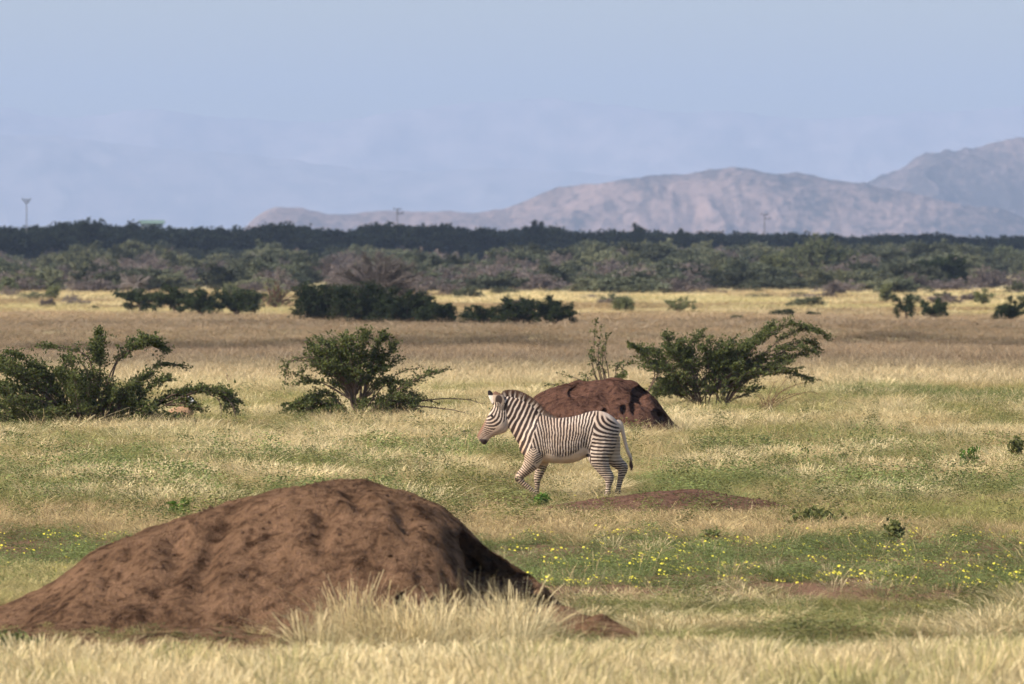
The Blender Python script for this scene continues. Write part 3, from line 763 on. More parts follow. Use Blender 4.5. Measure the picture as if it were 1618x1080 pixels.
px_bush('thorn_bush', 'large sprawling green thorn bush with two raised arms, at the photo\'s left edge', 'bush', 150, 684, [
    ([(150, 684), (158, 610), (160, 565), (165, 522)], 1.0, .55), ([(155, 684), (175, 600), (190, 565), (225, 538), (262, 543)], 1.25, .45), ([(155, 640), (185, 570), (215, 545), (240, 532)], 1.2, .5),
    ([(150, 640), (158, 585), (150, 560), (148, 540)], 1.0, .4), ([(150, 620), (140, 565), (100, 550), (62, 545)], .7, .4), ([(150, 620), (130, 575), (110, 560)], .6, .4),
    ([(140, 684), (90, 620), (50, 570), (20, 552)], 1, .25), ([(140, 684), (80, 630), (30, 580), (-10, 560)], 1, .25), ([(140, 684), (70, 650), (10, 610), (-40, 590)], 1, .2), ([(140, 684), (60, 665), (0, 645), (-50, 640)], 1, .2),
    ([(145, 684), (110, 640), (80, 600), (55, 575)], 1, .3), ([(145, 684), (120, 640), (105, 610), (95, 590)], 1, .3), ([(150, 684), (145, 640), (130, 610), (120, 595)], .9, .3), ([(150, 684), (90, 675), (40, 668), (5, 662)], .9, .15),
    ([(155, 684), (190, 640), (215, 605), (235, 590)], 1, .3), ([(155, 684), (210, 640), (240, 610), (262, 600)], 1, .3), ([(155, 650), (220, 600), (250, 578), (288, 580)], .55, .5), ([(155, 684), (220, 655), (255, 630), (275, 622)], 1.0, .25),
    ([(160, 684), (230, 650), (280, 622), (335, 614), (375, 640)], .9, .45), ([(160, 684), (250, 640), (310, 620), (345, 618), (360, 632)], 1, .55), ([(330, 616), (362, 632), (372, 655), (380, 680)], .35, .2), ([(320, 618), (345, 632), (350, 665)], .3, .3),
    ([(160, 684), (220, 668), (262, 662), (312, 680)], 1.1, .2), ([(160, 684), (200, 672), (240, 668), (285, 676)], 1.1, .2), ([(160, 684), (190, 655), (215, 640), (245, 645)], 1.1, .2), ([(150, 684), (160, 650), (175, 630), (190, 615)], 1, .3), ([(150, 684), (120, 665), (100, 650), (75, 640)], 1, .2), ([(150, 684), (170, 660), (180, 645), (200, 640)], 1, .2), ([(170, 684), (235, 664), (275, 656), (318, 674)], 1.2, .3)],
    copies=0, leaf_l=.07, crown=[(70, 612, 118, 56, 52, 130, 684), (180, 640, 78, 46, 36, 160, 684), (150, 660, 150, 28, 26, 150, 684), (330, 632, 46, 18, 8, 260, 640)])
px_bush('thorn_bush', 'rounded feathery green thorn bush with a domed top and low skirt, left of the zebra', 'bush', 566, 672, [
    ([(566, 672), (550, 610), (525, 570), (490, 548)], .8, .45), ([(566, 672), (555, 600), (540, 560), (515, 535)], 1, .5), ([(566, 672), (560, 600), (555, 560), (545, 529)], 1, .5), ([(566, 672), (570, 600), (570, 555), (575, 528)], 1, .5),
    ([(568, 672), (578, 600), (590, 560), (605, 530)], 1, .5), ([(568, 672), (580, 605), (605, 565), (618, 540)], .8, .5), ([(566, 672), (545, 605), (510, 575), (470, 590)], .5, .5), ([(566, 672), (545, 600), (500, 565), (462, 572), (455, 605)], .4, .55),
    ([(566, 672), (540, 600), (500, 570), (440, 560)], .25, .6), ([(566, 672), (570, 620), (585, 590), (612, 585)], .9, .4), ([(566, 672), (560, 620), (548, 590), (530, 580)], .9, .4), ([(568, 660), (600, 615), (625, 590), (660, 582)], .35, .6),
    ([(568, 672), (610, 625), (650, 605), (690, 590)], .8, .35), ([(568, 672), (620, 625), (665, 600), (715, 585)], .5, .4), ([(568, 672), (615, 640), (650, 625), (700, 640)], .6, .3), ([(568, 672), (600, 640), (630, 625), (660, 650)], 1.1, .25), ([(568, 672), (605, 655), (635, 645), (655, 665)], 1.0, .2),
    ([(564, 672), (535, 635), (510, 622), (470, 640)], 1.1, .3), ([(564, 672), (530, 650), (500, 632), (460, 644)], 1.1, .3), ([(564, 672), (535, 655), (510, 650), (495, 668)], 1.1, .2), ([(564, 672), (545, 650), (530, 640), (505, 645)], 1.1, .2), ([(566, 672), (570, 645), (590, 632), (610, 640)], 1.1, .2), ([(566, 672), (580, 655), (600, 655), (620, 662)], 1.0, .2),
    ([(620, 640), (680, 632), (730, 632), (772, 641)], .06, .2), ([(650, 640), (720, 648), (760, 662)], .04, .3)],
    copies=0, step=.040, leaf_l=.07, crown=[(545, 562, 66, 32, 28, 562, 625), (512, 586, 52, 24, 22, 556, 632), (602, 584, 44, 28, 16, 572, 632), (490, 640, 34, 16, 14, 545, 650), (628, 638, 42, 22, 16, 590, 655), (562, 652, 70, 16, 22, 566, 668)])
px_bush('thorn_bush', 'wide wind-swept thorn bush with arching branches, behind the reddish termite mound', 'bush', 1112, 650, [
    ([(1012, 640), (1040, 590), (1060, 560), (1070, 540)], .8, .5), ([(1012, 640), (1035, 590), (1020, 560), (1000, 546)], 1, .5), ([(1112, 650), (1070, 590), (1040, 560), (1010, 552)], 1, .5), ([(1112, 650), (1085, 590), (1060, 555), (1052, 530)], .9, .5),
    ([(1112, 650), (1095, 590), (1085, 555), (1108, 522)], .9, .5), ([(1112, 650), (1100, 600), (1090, 570), (1075, 555)], 1, .4), ([(1115, 650), (1115, 595), (1120, 570), (1110, 550)], 1, .4), ([(1115, 650), (1130, 600), (1140, 570), (1150, 550)], 1, .4),
    ([(1140, 650), (1150, 600), (1165, 560), (1180, 545)], 1.1, .4), ([(1140, 650), (1165, 590), (1190, 545), (1222, 513)], 1.2, .45), ([(1140, 650), (1170, 585), (1205, 540), (1250, 515), (1298, 532)], .9, .45), ([(1140, 650), (1180, 585), (1225, 545), (1265, 525), (1300, 538)], .7, .5),
    ([(1140, 650), (1180, 590), (1230, 555), (1275, 540), (1296, 552)], .7, .5), ([(1140, 650), (1180, 595), (1220, 565), (1260, 550), (1285, 556)], .8, .5), ([(1140, 650), (1170, 610), (1210, 585), (1245, 585), (1276, 593)], 1.0, .5), ([(1140, 650), (1160, 610), (1190, 590), (1215, 580)], 1, .4),
    ([(1112, 650), (1090, 620), (1060, 605), (1030, 625)], 1, .35), ([(1112, 650), (1085, 625), (1055, 612), (1040, 622)], 1, .35), ([(1112, 650), (1100, 610), (1075, 595), (1060, 600)], .8, .35), ([(1130, 650), (1150, 615), (1160, 595), (1185, 575)], 1, .4), ([(1130, 650), (1135, 600), (1130, 575), (1135, 560)], 1, .4), ([(1112, 650), (1100, 640), (1090, 632), (1082, 650)], .5, .2)],
    copies=0, depth=1.1, step=.040, leaf_l=.07, crown=[(1080, 566, 88, 30, 24, 1100, 615), (1135, 568, 70, 34, 26, 1122, 625), (1205, 558, 80, 34, 28, 1145, 615), (1065, 612, 42, 14, 9, 1105, 640), (1085, 604, 60, 20, 16, 1105, 642), (1162, 600, 46, 26, 14, 1140, 642)])
px_bush('sapling', 'slender upright sapling with sparse leaves rising behind the reddish termite mound', 'sapling', 958, 652, [
    ([(958, 652), (950, 600), (940, 560), (941, 505)], .45, .5), ([(958, 652), (958, 600), (950, 570), (955, 545)], .35, .4), ([(958, 652), (962, 600), (955, 560), (957, 525)], .35, .4), ([(958, 652), (945, 605), (935, 580), (932, 555)], .4, .5), ([(958, 652), (940, 610), (915, 600), (880, 590)], .45, .4), ([(958, 652), (930, 615), (895, 605), (862, 605)], .4, .5), ([(958, 652), (980, 610), (985, 580), (1000, 570)], .5, .4), ([(958, 652), (975, 600), (990, 590)], .6, .4)],
    copies=1, depth=.5, leaf_l=.075, leaf_w=.045, step=.06, twig_len=.22, group='slender plants behind the mound')
px_bush('dead_bush', 'leafless brown dead bush with arching twigs, right of the wind-swept thorn bush', 'bush', 1212, 658, [
    ([(1212, 658), (1222, 632), (1250, 612), (1283, 606)], 0, .3), ([(1212, 658), (1225, 625), (1245, 598)], 0, .3), ([(1212, 658), (1235, 632), (1275, 618), (1292, 622)], 0, .3), ([(1212, 658), (1205, 635), (1195, 620)], 0, .2), ([(1212, 658), (1215, 635), (1210, 618)], 0, .2), ([(1212, 658), (1198, 640), (1190, 632)], 0, .2), ([(1212, 658), (1218, 640), (1226, 632)], 0, .2)],
    copies=2, depth=.5, mat_bark=bark_mat('dry_twigs', (.15, .08, .045)), r0=.016, step=.03, twig_len=.3, group='dead shrubs')
px_bush('dead_sapling', 'thin bare reddish forked stick standing alone in pale grass', 'stick', 360, 612, [([(360, 612), (360, 598), (357, 588)], 0, .3), ([(360, 612), (362, 600), (367, 590)], 0, .3)], copies=0, depth=.1, mat_bark=bark_mat('red_twigs', (.22, .10, .07)), r0=.03, step=.2, twig_len=.15, group='dead shrubs')

# ---- generic shrubs, for the thicket, the scrub and the woodland
def shrub_mesh(w, h, n, leaf_l, mat, bark, flat=.5, trunk=.25, dens=1.0, leaf=1.0, per=12, step=.11, r0=.05, tw=.5, bare=0.0, zf=.62):
    return bush_parts(dome_arms(w, h, n, flat, trunk, dens), leaf=leaf, twig_len=tw, step=step, leaf_l=leaf_l, leaf_w=leaf_l*.55, mat_leaf=mat, mat_bark=bark, r0=r0, per_twig=per, bare=bare, sides=4, zf=zf)
def place(name, label, cat, bx, by, parts, sc=1.0, group=None, rz=0.0, d=None):
    d = d or dist(by)
    t = thing(name, label, cat, (X(bx, d), d, float(gz(X(bx, d), d))), group, rz); t.scale = (sc, sc, sc) if not hasattr(sc, '__len__') else sc
    obj('branches', parts[0], t)
    if parts[1]: obj('foliage', parts[1], t)
    return t
def fit(bx, by, wpx, hpx, name, label, cat, group, mat, bark, n=16, flat=.5, trunk=.25, dens=1., leaf=1., per=12, llpx=4.2, bare=0., rz=0., r0=None, step=None, zf=.62, tl=.24):
    d = dist(by); s = F/d; w, h = wpx/s, hpx/s
    p = shrub_mesh(w*.9, h*.95, n, llpx/s, mat, bark, flat, trunk, dens, leaf, per, step or w*.028, r0 or w*.014, min(w, h)*tl, bare, zf)
    return place(name, label, cat, bx, by, p, 1, group, rz)
GT = 'dark shaded thorn thicket across the plain'
for a in [
    (222, 495, 96, 44, 'flat_topped_thorn_tree', 'small dark flat-topped thorn tree with a bare trunk, leftmost of the shaded thicket', .8, .45, 14),
    (276, 497, 80, 56, 'thorn_bush', 'arching dark bush between the small flat-topped tree and the wide bush', .5, .3, 12),
    (318, 499, 84, 50, 'thorn_bush', 'loose dark bush in the middle of the left shaded clump', .6, .2, 15),
    (374, 499, 96, 50, 'thorn_bush', 'dense dark flat-topped bush ending the left shaded clump', .75, .2, 20),
    (505, 508, 110, 66, 'thorn_bush', 'tall near-black bush at the left end of the central thicket', .8, .1, 26),
    (575, 511, 120, 66, 'thorn_bush', 'near-black bush directly below the bare grey tree', .75, .1, 28),
    (640, 512, 110, 58, 'thorn_bush', 'near-black bush just right of the bare grey tree', .75, .1, 26),
    (694, 513, 80, 40, 'thorn_bush', 'lower dark bush tapering between the near-black bushes and the feathery ones', .6, .1, 18),
    (757, 514, 92, 40, 'thorn_bush', 'low loose dark bush left of the pointed one', .6, .1, 14),
    (815, 515, 100, 58, 'thorn_bush', 'pointed dark bush with raised sprays in the right part of the thicket', .7, .2, 18),
    (877, 515, 80, 52, 'thorn_bush', 'open dark bush with drooping sprays at the right end of the thicket', .7, .2, 13)]:
    bx, by, w, h, nm, lb, fl, tk, n = a
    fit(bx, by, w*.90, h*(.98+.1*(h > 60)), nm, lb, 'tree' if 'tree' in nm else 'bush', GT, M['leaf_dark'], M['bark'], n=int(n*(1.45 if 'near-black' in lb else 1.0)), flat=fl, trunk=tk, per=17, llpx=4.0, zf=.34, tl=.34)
fit(597, 497, 175, 104, 'bare_tree', 'spreading leafless grey tree rising behind the near-black thicket', 'tree', 'leafless trees', M['leaf_dark'], bark_mat('dark_dead_wood', (.11, .09, .08)), n=46, flat=.62, trunk=.35, dens=1, leaf=0, r0=.13, step=.055)
fit(214, 474, 62, 50, 'bare_tree', 'thin leafless umbrella tree behind the small flat-topped thorn tree', 'tree', 'leafless trees', M['leaf_dark'], M['bark_grey'], n=14, flat=.8, trunk=.45, leaf=0, r0=.18, step=.1)
fit(436, 489, 62, 52, 'bare_bush', 'reddish leafless bush between the two dark clumps', 'bush', 'leafless trees', M['leaf_pale'], bark_mat('reddish_twigs', (.16, .09, .07)), n=20, flat=.5, trunk=.15, leaf=.12, r0=.12, step=.1)
GP = 'scattered shrubs on the sunlit far plain'
for a in [
    (1432, 507, 62, 46, 'crooked_tree', 'crooked sparse dark tree with a forked trunk on the sunlit strip', 'tree', 'leaf_dark', .6, .4, 8, .7),
    (1474, 503, 60, 40, 'shrub', 'compact dark shrub right of the crooked forked tree', 'shrub', 'leaf_dark', .6, .1, 14, 1),
    (1598, 507, 64, 44, 'shrub', 'dark shrub on the sunlit strip at the photo\'s right edge', 'shrub', 'leaf_dark', .6, .2, 14, 1),
    (1240, 500, 54, 18, 'shrub', 'low dark sprawling shrub with a raised left tip, on the bright strip', 'shrub', 'leaf_dark', .5, .1, 9, .8),
    (1168, 505, 44, 9, 'shrub', 'very low dark shrub where the dull plain meets the bright strip', 'shrub', 'leaf_dark', .5, .1, 8, .8),
    (1284, 499, 26, 10, 'shrub', 'tiny flat dark shrub right of the sprawling one', 'shrub', 'leaf_dark', .6, .3, 6, .8),
    (985, 493, 32, 34, 'shrub', 'pale grey-green upright shrub right of the dark thicket', 'shrub', 'leaf_pale', .5, .1, 12, .7),
    (1072, 494, 70, 30, 'shrub', 'pale open green shrub near the middle of the bright strip', 'shrub', 'leaf_pale', .6, .2, 10, .6),
    (85, 474, 26, 24, 'shrub', 'small pale green shrub on the bright strip near the left edge', 'shrub', 'leaf_pale', .5, .1, 10, .8),
    (14, 468, 34, 34, 'shrub', 'small dark green tree-like shrub in the left corner of the bright strip', 'shrub', 'leaf_mid', .5, .2, 12, 1),
    (148, 490, 20, 9, 'shrub', 'tiny low dark shrub left of the shaded thicket', 'shrub', 'leaf_dark', .5, .2, 6, .7),
    (1400, 478, 36, 36, 'shrub', 'faint thin grey-green shrub behind the crooked forked tree', 'shrub', 'leaf_pale', .5, .2, 9, .5),
    (1556, 485, 40, 44, 'shrub', 'wispy mauve-grey shrub left of the shrub at the right edge', 'shrub', 'leaf_pale', .5, .2, 9, .35)]:
    bx, by, w, h, nm, lb, ct, mt, fl, tk, n, lf = a
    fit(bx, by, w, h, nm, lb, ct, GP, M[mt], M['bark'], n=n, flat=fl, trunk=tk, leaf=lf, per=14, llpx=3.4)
GW = 'trees standing out of the far scrub'
for a in [
    (1293, 446, 150, 80, 'rounded_tree', 'largest rounded green tree of the scrub, under the bluish hills', 'leaf_mid', .45, .08, 60, 1),
    (1222, 449, 90, 52, 'rounded_tree', 'mauve-green round tree leaning against the largest rounded tree', 'leaf_pale', .5, .1, 28, 1),
    (1492, 456, 88, 52, 'umbrella_tree', 'dark flat-topped umbrella tree with a thin trunk in the right scrub', 'leaf_dark', .9, .55, 20, 1),
    (1142, 452, 66, 34, 'rounded_bush', 'light yellow-green rounded bush left of the largest rounded tree', 'leaf_pale', .5, .1, 24, 1),
    (1585, 436, 80, 50, 'rounded_tree', 'dark green tree of the scrub at the right edge', 'leaf_mid', .6, .2, 26, 1),
    (852, 437, 34, 36, 'rounded_tree', 'small dark round tree above the pointed thicket bush', 'leaf_dark', .5, .2, 16, 1),
    (345, 432, 110, 38, 'rounded_tree', 'wide dark tree in the scrub above the left shaded clump', 'leaf_dark', .6, .15, 26, 1),
    (490, 430, 70, 38, 'rounded_tree', 'dark round tree in the scrub left of the bare grey tree', 'leaf_dark', .6, .15, 20, 1),
    (75, 426, 90, 36, 'rounded_tree', 'dark mound-shaped tree in the scrub near the left edge', 'leaf_dark', .5, .15, 22, 1),
    (752, 426, 56, 30, 'rounded_tree', 'dark flat tree in the scrub right of the bare grey tree', 'leaf_dark', .7, .25, 18, 1)]:
    bx, by, w, h, nm, lb, mt, fl, tk, n, lf = a
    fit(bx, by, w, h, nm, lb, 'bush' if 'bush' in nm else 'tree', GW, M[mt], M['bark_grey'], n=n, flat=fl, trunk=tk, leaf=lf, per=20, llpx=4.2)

# ------------------------------------------------------------------ power poles and the far house
def pole(px, d, ptop, label):
    k = d/F; h = Z(ptop, d); t = thing('power_pole', label, 'pole', (X(px, d), d, 0), 'power poles along the woodland')
    tb = Tubes(8); tb.add([(0, 0, -.3), (0, 0, h*.5), (0, 0, h)], [.15, .13, .10]); obj('post', tb.mesh('post', M['concrete']), t)
    for zo, x0, x1 in ((-.35, -1.0, 1.0), (-1.4, -.2, 1.5) if px > 500 else (-.95, -.6, .6)):
        tb = Tubes(4); tb.add([(x0, -.2, h+zo), ((x0+x1)/2, -.2, h+zo-.06), (x1, -.2, h+zo)], [.085, .085, .085]); a = obj('crossarm', tb.mesh('crossarm', M['steel']), t)
        for x in (x0+.1, x1-.1):
            tb = Tubes(6); tb.add([(x, -.2, h+zo+.05), (x, -.2, h+zo+.25), (x, -.2, h+zo+.5)], [.07, .11, .05]); obj('insulator', tb.mesh('insulator', M['steel']), a)
pole(42, 2120, 313, 'pale power pole above the woodland near the left edge')
pole(628, 2370, 328, 'pale power pole with two staggered crossarms below the pink hills')
pole(1208, 2600, 337, 'thin power pole in front of the bluish hills, right of the zebra')

def house():
    d = 2300; k = d/F; t = thing('house', 'far small house with a pale green roof peeping over the left woodland', 'house', (X(240, d), d, 0))
    w, h, e = 34*k/2, Z(353, d), Z(350.5, d)
    def box(name, x0, x1, y0, y1, z0, z1, mat, par):
        V = np.array([(x, y, z) for x in (x0, x1) for y in (y0, y1) for z in (z0, z1)])
        return obj(name, mesh_np(name, V, [[0, 1, 3, 2], [4, 6, 7, 5], [0, 4, 5, 1], [2, 3, 7, 6], [0, 2, 6, 4], [1, 5, 7, 3]], mat), par)
    wl_ = box('wall', -w, w, -3, 3, -.2, h, M['wallw'], t)
    for x in (-w*.6, -w*.1, w*.5): box('window', x-.5, x+.5, -3.06, -3.003, h-1.9, h-.7, M['steel'], wl_)
    V = np.array([(-w-.5, -3.6, h+.003), (w+.5, -3.6, h+.003), (w+.5, 3.6, h+.003), (-w-.5, 3.6, h+.003), (-w-.5, 0, e+.5), (w+.5, 0, e+.5)])
    me = bpy.data.meshes.new('roof'); me.from_pydata([tuple(v) for v in V], [], [(0, 1, 5, 4), (2, 3, 4, 5), (0, 4, 3), (1, 2, 5), (3, 2, 1, 0)]); me.materials.append(M['roofg']); obj('roof', me, t)
house()

# ------------------------------------------------------------------ scattered cover (grass, flowers, scrub, woodland)
def scatter(name, pts, idx, rot, scl, col, protos, label, cat):
    me = bpy.data.meshes.new(name); n = len(pts)
    me.vertices.add(n); me.vertices.foreach_set('co', np.asarray(pts, np.float32).ravel())
    for nm, ty, arr, key in (('idx', 'INT', np.asarray(idx, np.int32), 'value'), ('rot', 'FLOAT_VECTOR', np.asarray(rot, np.float32).ravel(), 'vector'), ('scl', 'FLOAT_VECTOR', np.asarray(scl, np.float32).ravel(), 'vector'), ('col', 'FLOAT_VECTOR', np.asarray(col, np.float32).ravel(), 'vector')):
        a = me.attributes.new(nm, ty, 'POINT'); a.data.foreach_set(key, arr)
    o = obj(name, me); stuff(o, label, cat)
    coll = bpy.data.collections.new(name+'_kinds')
    for i, pm in enumerate(protos):
        coll.objects.link(bpy.data.objects.new('%s_kind_%02d' % (name, i), pm))
    ng = bpy.data.node_groups.new(name, 'GeometryNodeTree')
    ng.interface.new_socket('Geometry', in_out='INPUT', socket_type='NodeSocketGeometry'); ng.interface.new_socket('Geometry', in_out='OUTPUT', socket_type='NodeSocketGeometry')
    N = ng.nodes; Lk = ng.links
    gi = N.new('NodeGroupInput'); go = N.new('NodeGroupOutput'); ip = N.new('GeometryNodeInstanceOnPoints'); ci = N.new('GeometryNodeCollectionInfo')
    ci.inputs['Collection'].default_value = coll; ci.inputs['Separate Children'].default_value = True; ci.inputs['Reset Children'].default_value = True
    ip.inputs['Pick Instance'].default_value = True
    def na(nm, ty):
        q = N.new('GeometryNodeInputNamedAttribute'); q.data_type = ty; q.inputs['Name'].default_value = nm; return q.outputs['Attribute']
    Lk.new(gi.outputs[0], ip.inputs['Points']); Lk.new(ci.outputs[0], ip.inputs['Instance']); Lk.new(na('idx', 'INT'), ip.inputs['Instance Index'])
    er = N.new('FunctionNodeEulerToRotation'); Lk.new(na('rot', 'FLOAT_VECTOR'), er.inputs[0]); Lk.new(er.outputs[0], ip.inputs['Rotation']); Lk.new(na('scl', 'FLOAT_VECTOR'), ip.inputs['Scale'])
    Lk.new(ip.outputs[0], go.inputs[0])
    md = o.modifiers.new('scatter', 'NODES'); md.node_group = ng
    return o

def tuft(n, rad, lean, width, seg=3, head=0.0, curl=.35, hvar=.5):
    """unit-high tuft of blades"""
    V = []; Fc = []; A = []
    for i in range(n):
        r = rad*math.sqrt(random.random()); a = random.uniform(0, 6.283)
        b = np.array([r*math.cos(a), r*math.sin(a), -.02]); h = random.uniform(1-hvar, 1.0)
        a2 = a+random.gauss(0, .7); ln = abs(random.gauss(0, lean))+.03
        dr = np.array([math.cos(a2)*ln, math.sin(a2)*ln, 1.0]); out = np.array([math.cos(a2), math.sin(a2), 0.])
        sd = np.array([-math.sin(random.uniform(0, 6.28)), math.cos(random.uniform(0, 6.28)), 0.]); sd /= np.linalg.norm(sd)+1e-6
        va = random.random(); k0 = len(V)
        for s in range(seg+1):
            t = s/seg; p = b+dr*h*t+out*curl*ln*h*t*t+np.array([0, 0, -curl*ln*h*t*t*.5])
            w = width*(1-t*.85) if not head else width*(.8 if t < .7 else 1.0+head*(1-abs(t-.85)/.15))
            w = max(w, width*.12)
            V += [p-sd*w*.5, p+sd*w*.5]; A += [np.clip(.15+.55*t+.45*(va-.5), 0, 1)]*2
            if s: q = k0+2*s; Fc.append([q-2, q-1, q+1, q])
    return mesh_np('tuft', np.array(V), np.array(Fc), M['grass'], False, {'var': np.array(A)})
def forb(n, rad, leaf, h):
    P = np.stack([rng.normal(0, rad*.5, n), rng.normal(0, rad*.5, n), rng.random(n)*h], 1)
    V, Fc = leaf_quads(P, leaf*rng.uniform(.6, 1.3, n), leaf*.6, None, .5)
    return mesh_np('forb', V, Fc, M['grass'], False, {'var': np.repeat(.25+.7*rng.random(n), 4)})

# kinds 0-3 tall straw, 4-7 medium grass, 8-10 broad far grass, 11-13 leafy forbs
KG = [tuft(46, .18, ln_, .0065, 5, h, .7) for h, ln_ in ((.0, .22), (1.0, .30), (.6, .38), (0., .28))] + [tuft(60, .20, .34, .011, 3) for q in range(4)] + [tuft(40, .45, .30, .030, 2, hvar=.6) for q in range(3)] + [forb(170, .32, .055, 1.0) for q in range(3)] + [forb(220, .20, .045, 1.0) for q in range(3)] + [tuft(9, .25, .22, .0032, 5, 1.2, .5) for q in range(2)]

STRAW = np.array([.62, .475, .25]); PALE = np.array([.79, .65, .405]); GREEN = np.array([.150, .172, .060]); YGREEN = np.array([.32, .30, .105]); GREY = np.array([.50, .38, .265]); TAN = np.array([.46, .30, .175])
def lerp(a, b, t): return a*(1-t[:, None])+b*t[:, None]

def grass():
    pts = []; idx = []; scl = []; col = []
    def lay(n, py0, py1, fn, px0=-140, px1=1760, mode='img'):
        px = rng.uniform(px0, px1, n); py = rng.uniform(py0, py1, n); d = dist(py); x = X(px, d)
        keep, k, s, c = fn(px, py, x, d)
        k = np.broadcast_to(k, (n,)); s = s if s.ndim == 2 else np.stack([s*1.0, s*1.0, s], 1)
        mh = on_mound(x, d)
        keep = keep & (mh < np.where(np.abs(d-D3) < 3, .03, .10))
        pts.append(np.stack([x, d, gz(x, d)+np.maximum(mh, 0)-.01], 1)[keep]); c = c*(.72+.5*rng.random((n, 1))**.8)*(.80+.42*fbm(x/.5, d/1.6, 2, 99))[:, None]; idx.append(k[keep]); s = s.copy(); fb = k >= 11; s[fb, 2] *= (1.6 if py0 < 840 else 1.0); scl.append(s[keep]); col.append(np.clip(c, 0, 1)[keep])
    def patch(x, d, sx, sy, seed): return fbm(x/sx, d/sy, 3, seed)
    def soilmask(px, py):
        """bare earth: strip right of the big mound, ground by the zebra"""
        a = np.exp(-(((px-1400)/190)**2+((py-947)/12)**2)**2)
        b = np.exp(-(((px-760)/150)**2+((py-797)/12)**2)**2)
        c = np.exp(-(((px-1420)/200)**2+((py-1018)/9)**2)**2)*.8
        e = np.maximum(np.exp(-(((px-240)/240)**2+((py-1035)/28)**2)**2)*.85, np.exp(-(((px-960)/100)**2+((py-1010)/20)**2)**2)*.9)
        return np.maximum(np.maximum(a, b), np.maximum(c, e))
    # nearest tall straw
    def f0(px, py, x, d):
        n = len(px); p = patch(x, d, .7, 2.2, 1); g = patch(x, d, .5, 2.0, 2)
        tall = .15+.20*p+.09*rng.random(n); c = lerp(lerp(STRAW, PALE, rng.random(n)), YGREEN, sstep(.55, .75, g)*.8)
        lowL = sstep(490, 380, px)*sstep(1082, 1062, py); tall = tall*(1-.55*lowL)*np.interp(py, [1026, 1060, 1105], [.5, .8, 1.7])
        keep = (py > 1026+46*(fbm(px/70, py/200, 3, 121)-.25)) & (rng.random(n) > lowL*.80) & (rng.random(n) > soilmask(px, py))
        return keep, rng.integers(0, 4, n), np.stack([.7+.5*rng.random(n), .7+.5*rng.random(n), tall*1.15], 1), c
    lay(4200, 1026, 1180, f0)
    # in front of the big mound: taller straw in its middle and right
    def f1(px, py, x, d):
        n = len(px); dens = sstep(420, 560, px)*sstep(900, 800, px)
        tall = (.20+.36*rng.random(n)**1.6)*(.7+.6*patch(x, d, .5, 3, 5))
        return rng.random(n) < dens, rng.integers(0, 4, n), np.stack([.6+.4*rng.random(n), .6+.4*rng.random(n), tall*1.5], 1), lerp(STRAW, PALE, rng.random(n))
    lay(700, 1008, 1040, f1)
    def f1b(px, py, x, d):   # thin growth on the bare apron at the mound's foot
        n = len(px); gr = rng.random(n) < .45
        return rng.random(n) < .8, np.where(gr, rng.integers(11, 17, n), rng.integers(4, 8, n)), np.stack([.3+.5*rng.random(n), .3+.5*rng.random(n), .05+.15*rng.random(n)**2], 1), np.where(gr[:, None], lerp(GREEN, YGREEN, rng.random(n)), lerp(STRAW, TAN, rng.random(n)))
    lay(260, 998, 1050, f1b, -60, 520)
    # right of the mound: mixed green and straw
    def f2(px, py, x, d):
        n = len(px); p = patch(x, d, .8, 2.2, 8); g = sstep(.42, .62, patch(x, d, .9, 2.0, 9))
        st = sstep(.56, .70, p)*.9
        c = lerp(lerp(YGREEN, GREEN, rng.random(n)*g), lerp(STRAW, PALE, rng.random(n)), np.clip(st+.30*rng.random(n)-.12, 0, 1))
        h = .07+.09*rng.random(n)+.11*st
        right = sstep(1480, 1600, px)*sstep(1040, 960, py); h = h*(1+1.2*right)
        keep = (px > 880) & (rng.random(n) > soilmask(px, py)*1.1)
        return keep, np.where(st > .4, rng.integers(0, 4, n), rng.integers(4, 8, n)), np.stack([.8+.4*rng.random(n), .8+.4*rng.random(n), h], 1), c
    lay(4200, 952, 1045, f2)
    def f2b(px, py, x, d):
        n = len(px); dens = sstep(900, 960, px)*sstep(1300, 1180, px)+sstep(1500, 1580, px)
        return rng.random(n) < dens*.45, rng.integers(0, 4, n), np.stack([.7+.4*rng.random(n), .7+.4*rng.random(n), 12e-2+.22*rng.random(n)**1.4], 1), lerp(STRAW, PALE, rng.random(n))
    lay(420, 945, 985, f2b)
    def f2c(px, py, x, d):   # left of the mound
        n = len(px); c = lerp(YGREEN, STRAW, rng.random(n))
        return px < 140, rng.integers(0, 8, n), np.stack([.7+.4*rng.random(n), .7+.4*rng.random(n), .10+.16*rng.random(n)], 1), c
    lay(1100, 905, 962, f2c, -140, 200)
    # flower meadow: low forbs
    def f3(px, py, x, d):
        n = len(px); c = lerp(GREEN, YGREEN*.8, rng.random(n)*.6)
        return (py > 838+34*(fbm(px/90, 0*px, 3, 131)-.2)) & (py < 948-26*fbm(px/60, 0*px, 3, 133)) & (rng.random(n) > soilmask(px, py)) & (rng.random(n) > .8*sstep(.52, .64, patch(x, d, 1.2, 3, 15))), np.where(rng.random(n) < .7, rng.integers(11, 14, n), rng.integers(4, 8, n)), np.stack([.5+.5*rng.random(n), .5+.5*rng.random(n), .04+.13*rng.random(n)**2], 1), c*(.7+.7*patch(x, d, 1.0, 3, 18))[:, None]*np.array([.95, 1.06, 1.05])
    lay(5600, 838, 948, f3)
    def f3b(px, py, x, d):
        n = len(px)
        return rng.random(n) < sstep(.5, .7, patch(x, d, 1.0, 4, 16)), rng.integers(0, 4, n), np.stack([.4+.3*rng.random(n), .4+.3*rng.random(n), .14+.16*rng.random(n)], 1), lerp(STRAW, PALE, rng.random(n))*.95
    lay(220, 850, 940, f3b)
